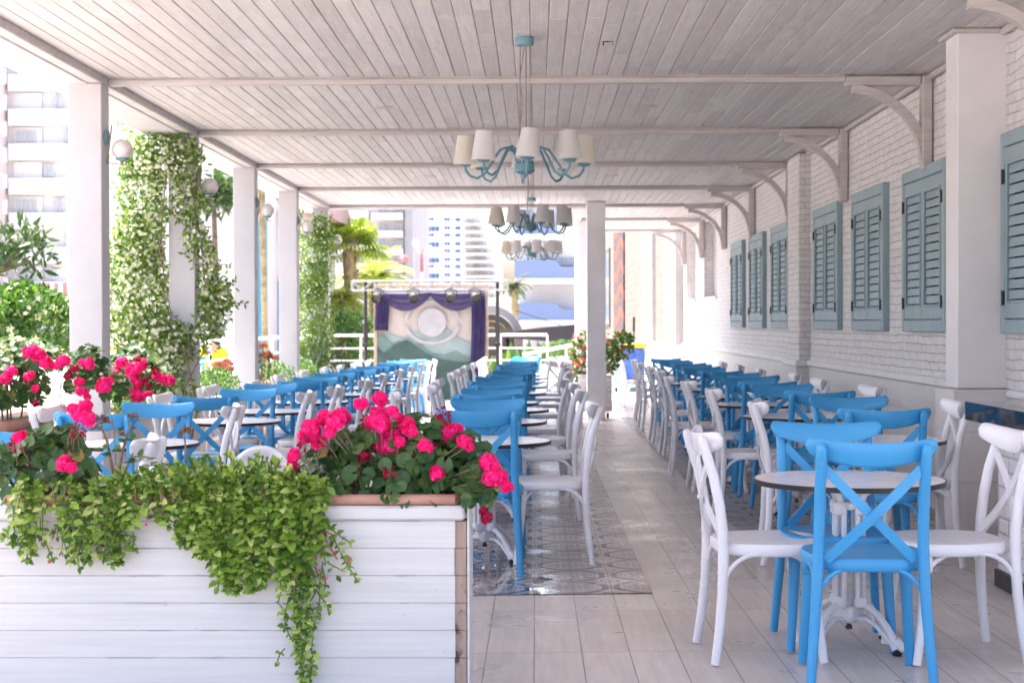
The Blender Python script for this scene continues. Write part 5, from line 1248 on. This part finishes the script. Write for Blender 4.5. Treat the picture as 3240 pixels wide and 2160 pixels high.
def windows(par, rects, d, mat, depth=.25):
    for (x0, x1, y0, y1) in rects:
        b = MB(); k = (x1 - x0) * .05
        b.box(X(x0, d), X(x1, d), d - depth, d - .01, Z(y1, d), Z(y0, d)); w_ = b.build('window', M['white_paint'], par, True, smooth=False)
        b = MB(); n = max(1, round((x1 - x0) / 9)); s = (x1 - x0) / n
        for i in range(n): b.box(X(x0 + s * i + .5, d), X(x0 + s * (i + 1) - .5, d), d - depth - .06, d - depth - .003, Z(y1 - .7, d), Z(y0 + .7, d))
        b.build('pane', M[mat], w_, False, smooth=False)
# slim tower with blue glass
d = 230.0; t = thing('tower_block', 'slim white tower block with rows of blue windows behind the stage', 'building', (X(1000, d), d, G0))
b = MB(); b.box(X(950, d), X(1062, d), d, d + 25, G0, Z(330, d)); b.build('wall', M['bwhite'], t, True, smooth=False)
ys = [500, 519.5, 536, 555.6, 572, 591.7, 607.8, 627, 643, 662]
windows(t, [(966, 998, y, y + 7) if i % 2 == 0 else (954, 1010, y, y + 12) for i, y in enumerate(ys)] + [(1021, 1035, y, y + 8) for y in ys] + [(1046, 1059, y, y + 9) for y in ys[::1]], d, 'pane_blue', .3)
# stepped white block
d = 170.0; t = thing('tower_block', 'stepped white apartment block with many balconies beside the slim tower', 'building', (X(1100, d), d, G0))
b = MB()
for i, (x0, x1, yt) in enumerate(((1063, 1092, 420), (1092, 1112, 490), (1112, 1130, 545), (1130, 1146, 600))): b.box(X(x0, d) + .01, X(x1, d), d + i * .3, d + 20, G0, Z(yt, d))
b.build('wall', M['bwhite'], t, True, smooth=False); yb0 = 495; k = 0
for y in range(488, 680, 17):
    xr_ = 1092 if y < 500 else 1112 if y < 552 else 1130 if y < 605 else 1148
    b = MB(); wbox(b, 1066, xr_, y + 9, y + 14, d, 1.2, -.02); b.build('balcony', M['bcream' if k % 3 == 1 else 'bwhite'], t, True, smooth=False); k += 1
windows(t, [(1066 + 15 * j, 1075 + 15 * j, y, y + 8) for y in range(488, 680, 17) for j in range(5) if 1075 + 15 * j < (1092 if y < 500 else 1112 if y < 552 else 1130 if y < 605 else 1146)], d, 'pane_grey', .2)
# balcony block left of the tower
d = 120.0; t = thing('apartment_block', 'white apartment block with deep balconies and a dark grey edge behind the palms', 'building', (X(850, d), d, G0))
b = MB(); b.box(X(700, d), X(932, d), d, d + 18, G0, Z(250, d)); b.build('wall', M['bwhite'], t, True, smooth=False)
b = MB(); b.box(X(932.3, d), X(950, d), d - .6, d + 18, G0, Z(250, d)); b.build('grey_edge', M['bgrey'], t, True, smooth=False)
for i, y in enumerate(range(430, 760, 40)):
    b = MB(); wbox(b, 866 - (i % 2) * 8, 928, y + 22, y + 36, d, 1.6, -.02); b.build('balcony', M['bwhite'], t, True, smooth=False)
    b = MB(); wbox(b, 770, 850, y + 14, y + 34, d, 1.0, -.02); b.build('balcony', M['bcream'], t, True, smooth=False)
windows(t, [(905, 928, y, y + 21) for y in range(430, 760, 40)] + [(870, 892, y + 2, y + 20) for y in range(430, 760, 40)] + [(790, 840, y - 6, y + 12) for y in range(430, 760, 40)], d, 'pane_grey', .2)
# blue balcony building
d = 105.0; t = thing('balcony_building', 'low white building with pale blue balcony bands behind the ramp', 'building', (X(1260, d), d, G0))
b = MB(); b.box(X(1192, d), X(1420, d), d, d + 20, G0, Z(380, d)); b.build('wall', M['bwhite'], t, True, smooth=False)
for (x0, x1, y0, y1, y2) in ((1185, 1292, 514, 543, 556), (1184, 1335, 602, 642, 655), (1184, 1335, 697, 735, 748)):
    b = MB(); o_ = [(X(x0, d), d - 3, Z(y1, d)), (X(x0, d), d - 3, Z(y0, d)), (X(x0 + 90, d), d - 3, Z(y0, d)), (X(x0 + 104, d), d - 3, Z(y0 + 15, d)), (X(x1 + 3, d), d - 3, Z(y0 + 15, d)), (X(x1 + 3, d), d - 3, Z(y1, d))]
    b.prism(o_, (0, 2.98, 0)); b.build('balcony', M['bblue'], t, True, smooth=False)
    b = MB(); b.box(X(x0, d), X(x1, d), d - 3.1, d - .02, Z(y2, d), Z(y1 + .3, d)); b.build('balcony_slab', M['bwhite'], t, True, smooth=False)
windows(t, [(1240, 1258, 570, 600), (1200, 1232, 480, 512), (1250, 1285, 480, 512), (1285, 1325, 590, 610)], d, 'pane_grey', .2)
# tall block at the left edge
d = 140.0; t = thing('apartment_tower', 'tall pale apartment tower with stacked balconies beyond the dark leafed tree', 'building', (X(60, d), d, G0))
b = MB(); b.box(X(-260, d), X(330, d), d, d + 20, G0, Z(60, d)); b.build('wall', M['bwhite'], t, True, smooth=False)
b = MB(); b.box(X(-180, d), X(16, d), d - 3.5, d - .02, G0, Z(60, d)); b.build('pink_bay', M['bpink'], t, True, smooth=False)
for y in range(130, 800, 79):
    b = MB(); wbox(b, 24, 190, y + 40, y + 78, d, 1.0, -.02); b.build('balcony', M['bwhite'], t, True, smooth=False)
    b = MB(); wbox(b, 30, 96, y + 1, y + 39, d, .25, -.02); b.build('recess', M['bwhite'], t, True, smooth=False)
windows(t, [(100 + 24 * (i % 3), 122 + 24 * (i % 3), y + 6, y + 36) for i, y in enumerate(range(130, 800, 79))] + [(36, 84, y + 8, y + 36) for y in range(130, 800, 158)], d, 'pane_grey', .35)
windows(t, [(4, 13, y + 5, y + 38) for y in range(150, 800, 60)], d - 3.5, 'pane_grey', .2)
# dark arch and awning
d = 47.0; t = thing('arched_kiosk', 'dark grey arched kiosk front behind the far railing', 'kiosk', (X(1135, d), d, G0)); c = V((X(1128, d), d, Z(775, d)))
b = MB(); vs = []; fs = []; n = 24
for k in range(n + 1):
    a = math.pi * k / n
    for r, yy in ((.72, d), (.95, d), (.95, d + 1.2), (.72, d + 1.2)): vs.append((c.x + r * math.cos(a), yy, c.z + r * math.sin(a)))
for k in range(n):
    for q in range(4): fs.append((k * 4 + q, k * 4 + (q + 1) % 4, k * 4 + 4 + (q + 1) % 4, k * 4 + 4 + q))
b.add(vs, fs); b.box(c.x - .95, c.x - .72, d, d + 1.2, G0, c.z - .002); b.box(c.x + .72, c.x + .95, d, d + 1.2, G0, c.z - .002); b.build('arch', M['bgrey'], t, True, ang=.5)
b = MB(); b.prism([(c.x + .7 * math.cos(math.pi * k / 16), d + .3, c.z + .7 * math.sin(math.pi * k / 16)) for k in range(17)] + [(c.x - .7, d + .3, G0), (c.x + .7, d + .3, G0)], (0, .05, 0)); b.build('dark_front', M['granite'], t, True, smooth=False)
b = MB()
for r in (.3, .5): b.tube([(c.x + r * math.cos(math.pi * k / 12), d + .27, c.z + r * math.sin(math.pi * k / 12)) for k in range(13)], .02, 6)
b.build('arc_bars', paint('pale_yellow', (.6, .52, .25), .6), t, True)
d = 45.0; t = thing('awning', 'dark charcoal awning sloping up behind the ramp hedge', 'awning', (X(1240, d), d, G0)); b = MB()
b.prism([(X(1150, d), d, Z(775, d)), (X(1150, d), d, Z(767, d)), (X(1200, d), d, Z(757, d)), (X(1260, d), d, Z(751, d)), (X(1340, d), d, Z(744, d)), (X(1340, d), d, Z(782, d)), (X(1260, d), d, Z(784, d))], (0, 3, 0)); b.build('cloth', paint('charcoal_cloth', (.045, .042, .055), .8), t, True, smooth=False)
for x in (1160, 1330): b = MB(); b.tube([(X(x, d), d + .2, G0), (X(x, d), d + .2, Z(770, d))], .04, 8); b.build('post', M['iron'], t, True)
t = thing('guy_wire', 'thin dark guy wire sloping down to the awning', 'wire', (X(1240, d), d, 1.2)); b = MB(); b.tube([(X(1183, d), d + 1, Z(712, d)), (X(1290, d), d + 1, Z(748, d))], .012, 5); b.build('wire', M['iron'], t, True)
# street lamp and flags
d = 60.0; t = thing('street_lamp', 'white double globe street lamp in front of the slim tower', 'street lamp', (X(970, d), d, G0)); b = MB(); b.tube([(X(970, d), d, G0), (X(970, d), d, Z(580, d))], .06, 8); b.tube([(X(957, d), d, Z(566, d)), (X(962, d), d, Z(580, d)), (X(980, d), d, Z(582, d)), (X(987, d), d, Z(578, d))], .03, 6); b.build('pole', M['metal_white'], t, True)
for x, y in ((956, 558), (988, 572)): b = MB(); b.ball((X(x, d), d, Z(y, d)), .14, 14, 10); b.build('globe', M['globe'], t, True)
M['red_flag'] = paint('red_cloth', (.50, .24, .24), .8)
for i, (x, y, w_, h_, l) in enumerate(((916, 586, 22, 16, 'small red flag flying beside the palm fronds'), (966, 570, 6, 55, 'long red banner hanging on the street lamp pole'))):
    dd = 58.0; t = thing('red_flag', l, 'flag', (X(x, dd), dd, Z(y + h_, dd))); b = MB(); vs = []; fs = []
    for k in range(9):
        for j in range(2): vs.append((X(x + w_ * k / 8, dd), dd + .06 * math.sin(k * 1.1), Z(y + h_ * j + (2 * math.sin(k * .9)), dd)))
    for k in range(8): fs.append((k * 2, k * 2 + 1, k * 2 + 3, k * 2 + 2))
    b.add(vs, fs); o = b.build('cloth', M['red_flag'], t, True, fix=False); o.modifiers.new('t', 'SOLIDIFY').thickness = .01
# bunting
M['pinkflag'] = paint('faded_red_cloth', (.62, .20, .20), .8); M['wflag'] = paint('white_cloth', (.75, .72, .72), .8)
for i, (p0, p1, sag, l) in enumerate((((70, 645), (190, 640), 4, 'upper string of faded red and white flags beyond the dark leafed tree'), ((55, 648), (185, 690), 8, 'lower string of faded red and white flags beyond the dark leafed tree'))):
    dd = 24.0; t = thing('bunting', l, 'bunting', (X(110, dd), dd, Z(640, dd)), 0, 'strings of flags'); pts = []
    for k in range(13): q = k / 12; pts.append(V((X(p0[0] + (p1[0] - p0[0]) * q, dd), dd, Z(p0[1] + (p1[1] - p0[1]) * q + sag * math.sin(math.pi * q), dd))))
    b = MB(); b.tube(pts, .004, 5); b.build('cord', M['cable'], t, True)
    for k in range(12):
        a_, c_ = pts[k], pts[k + 1]; e = (c_ - a_) * .9; b = MB(); hgt = .17 + .02 * (k % 2); b.prism([a_, a_ + e, a_ + e + V((.01, .03 * (k % 2), -hgt)), a_ + V((.01, -.02, -hgt))], (0, .004, 0)); b.build('flag', M['pinkflag' if k % 2 else 'wflag'], t, True, smooth=False)
# hills
M['hill'] = paint('hill', (.16, .20, .16), .95, .2, .01)
b = MB(); vs = []; fs = []; n = 60
for i in range(n + 1):
    x = -1600 + 3200 * i / n; h = 42 + 22 * math.sin(i * .35) + 14 * math.sin(i * .9 + 1) + (i > 30) * 14
    for j, (yy, zz) in enumerate(((1500, -5), (1750, h * .7), (2000, h * 1.15), (2600, -5))): vs.append((x, yy, zz))
for i in range(n):
    for j in range(3): fs.append((i * 4 + j, i * 4 + j + 1, i * 4 + 5 + j, i * 4 + 4 + j))
b.add(vs, fs); tag(b.build('hills', M['hill'], fix=False), kind='structure')
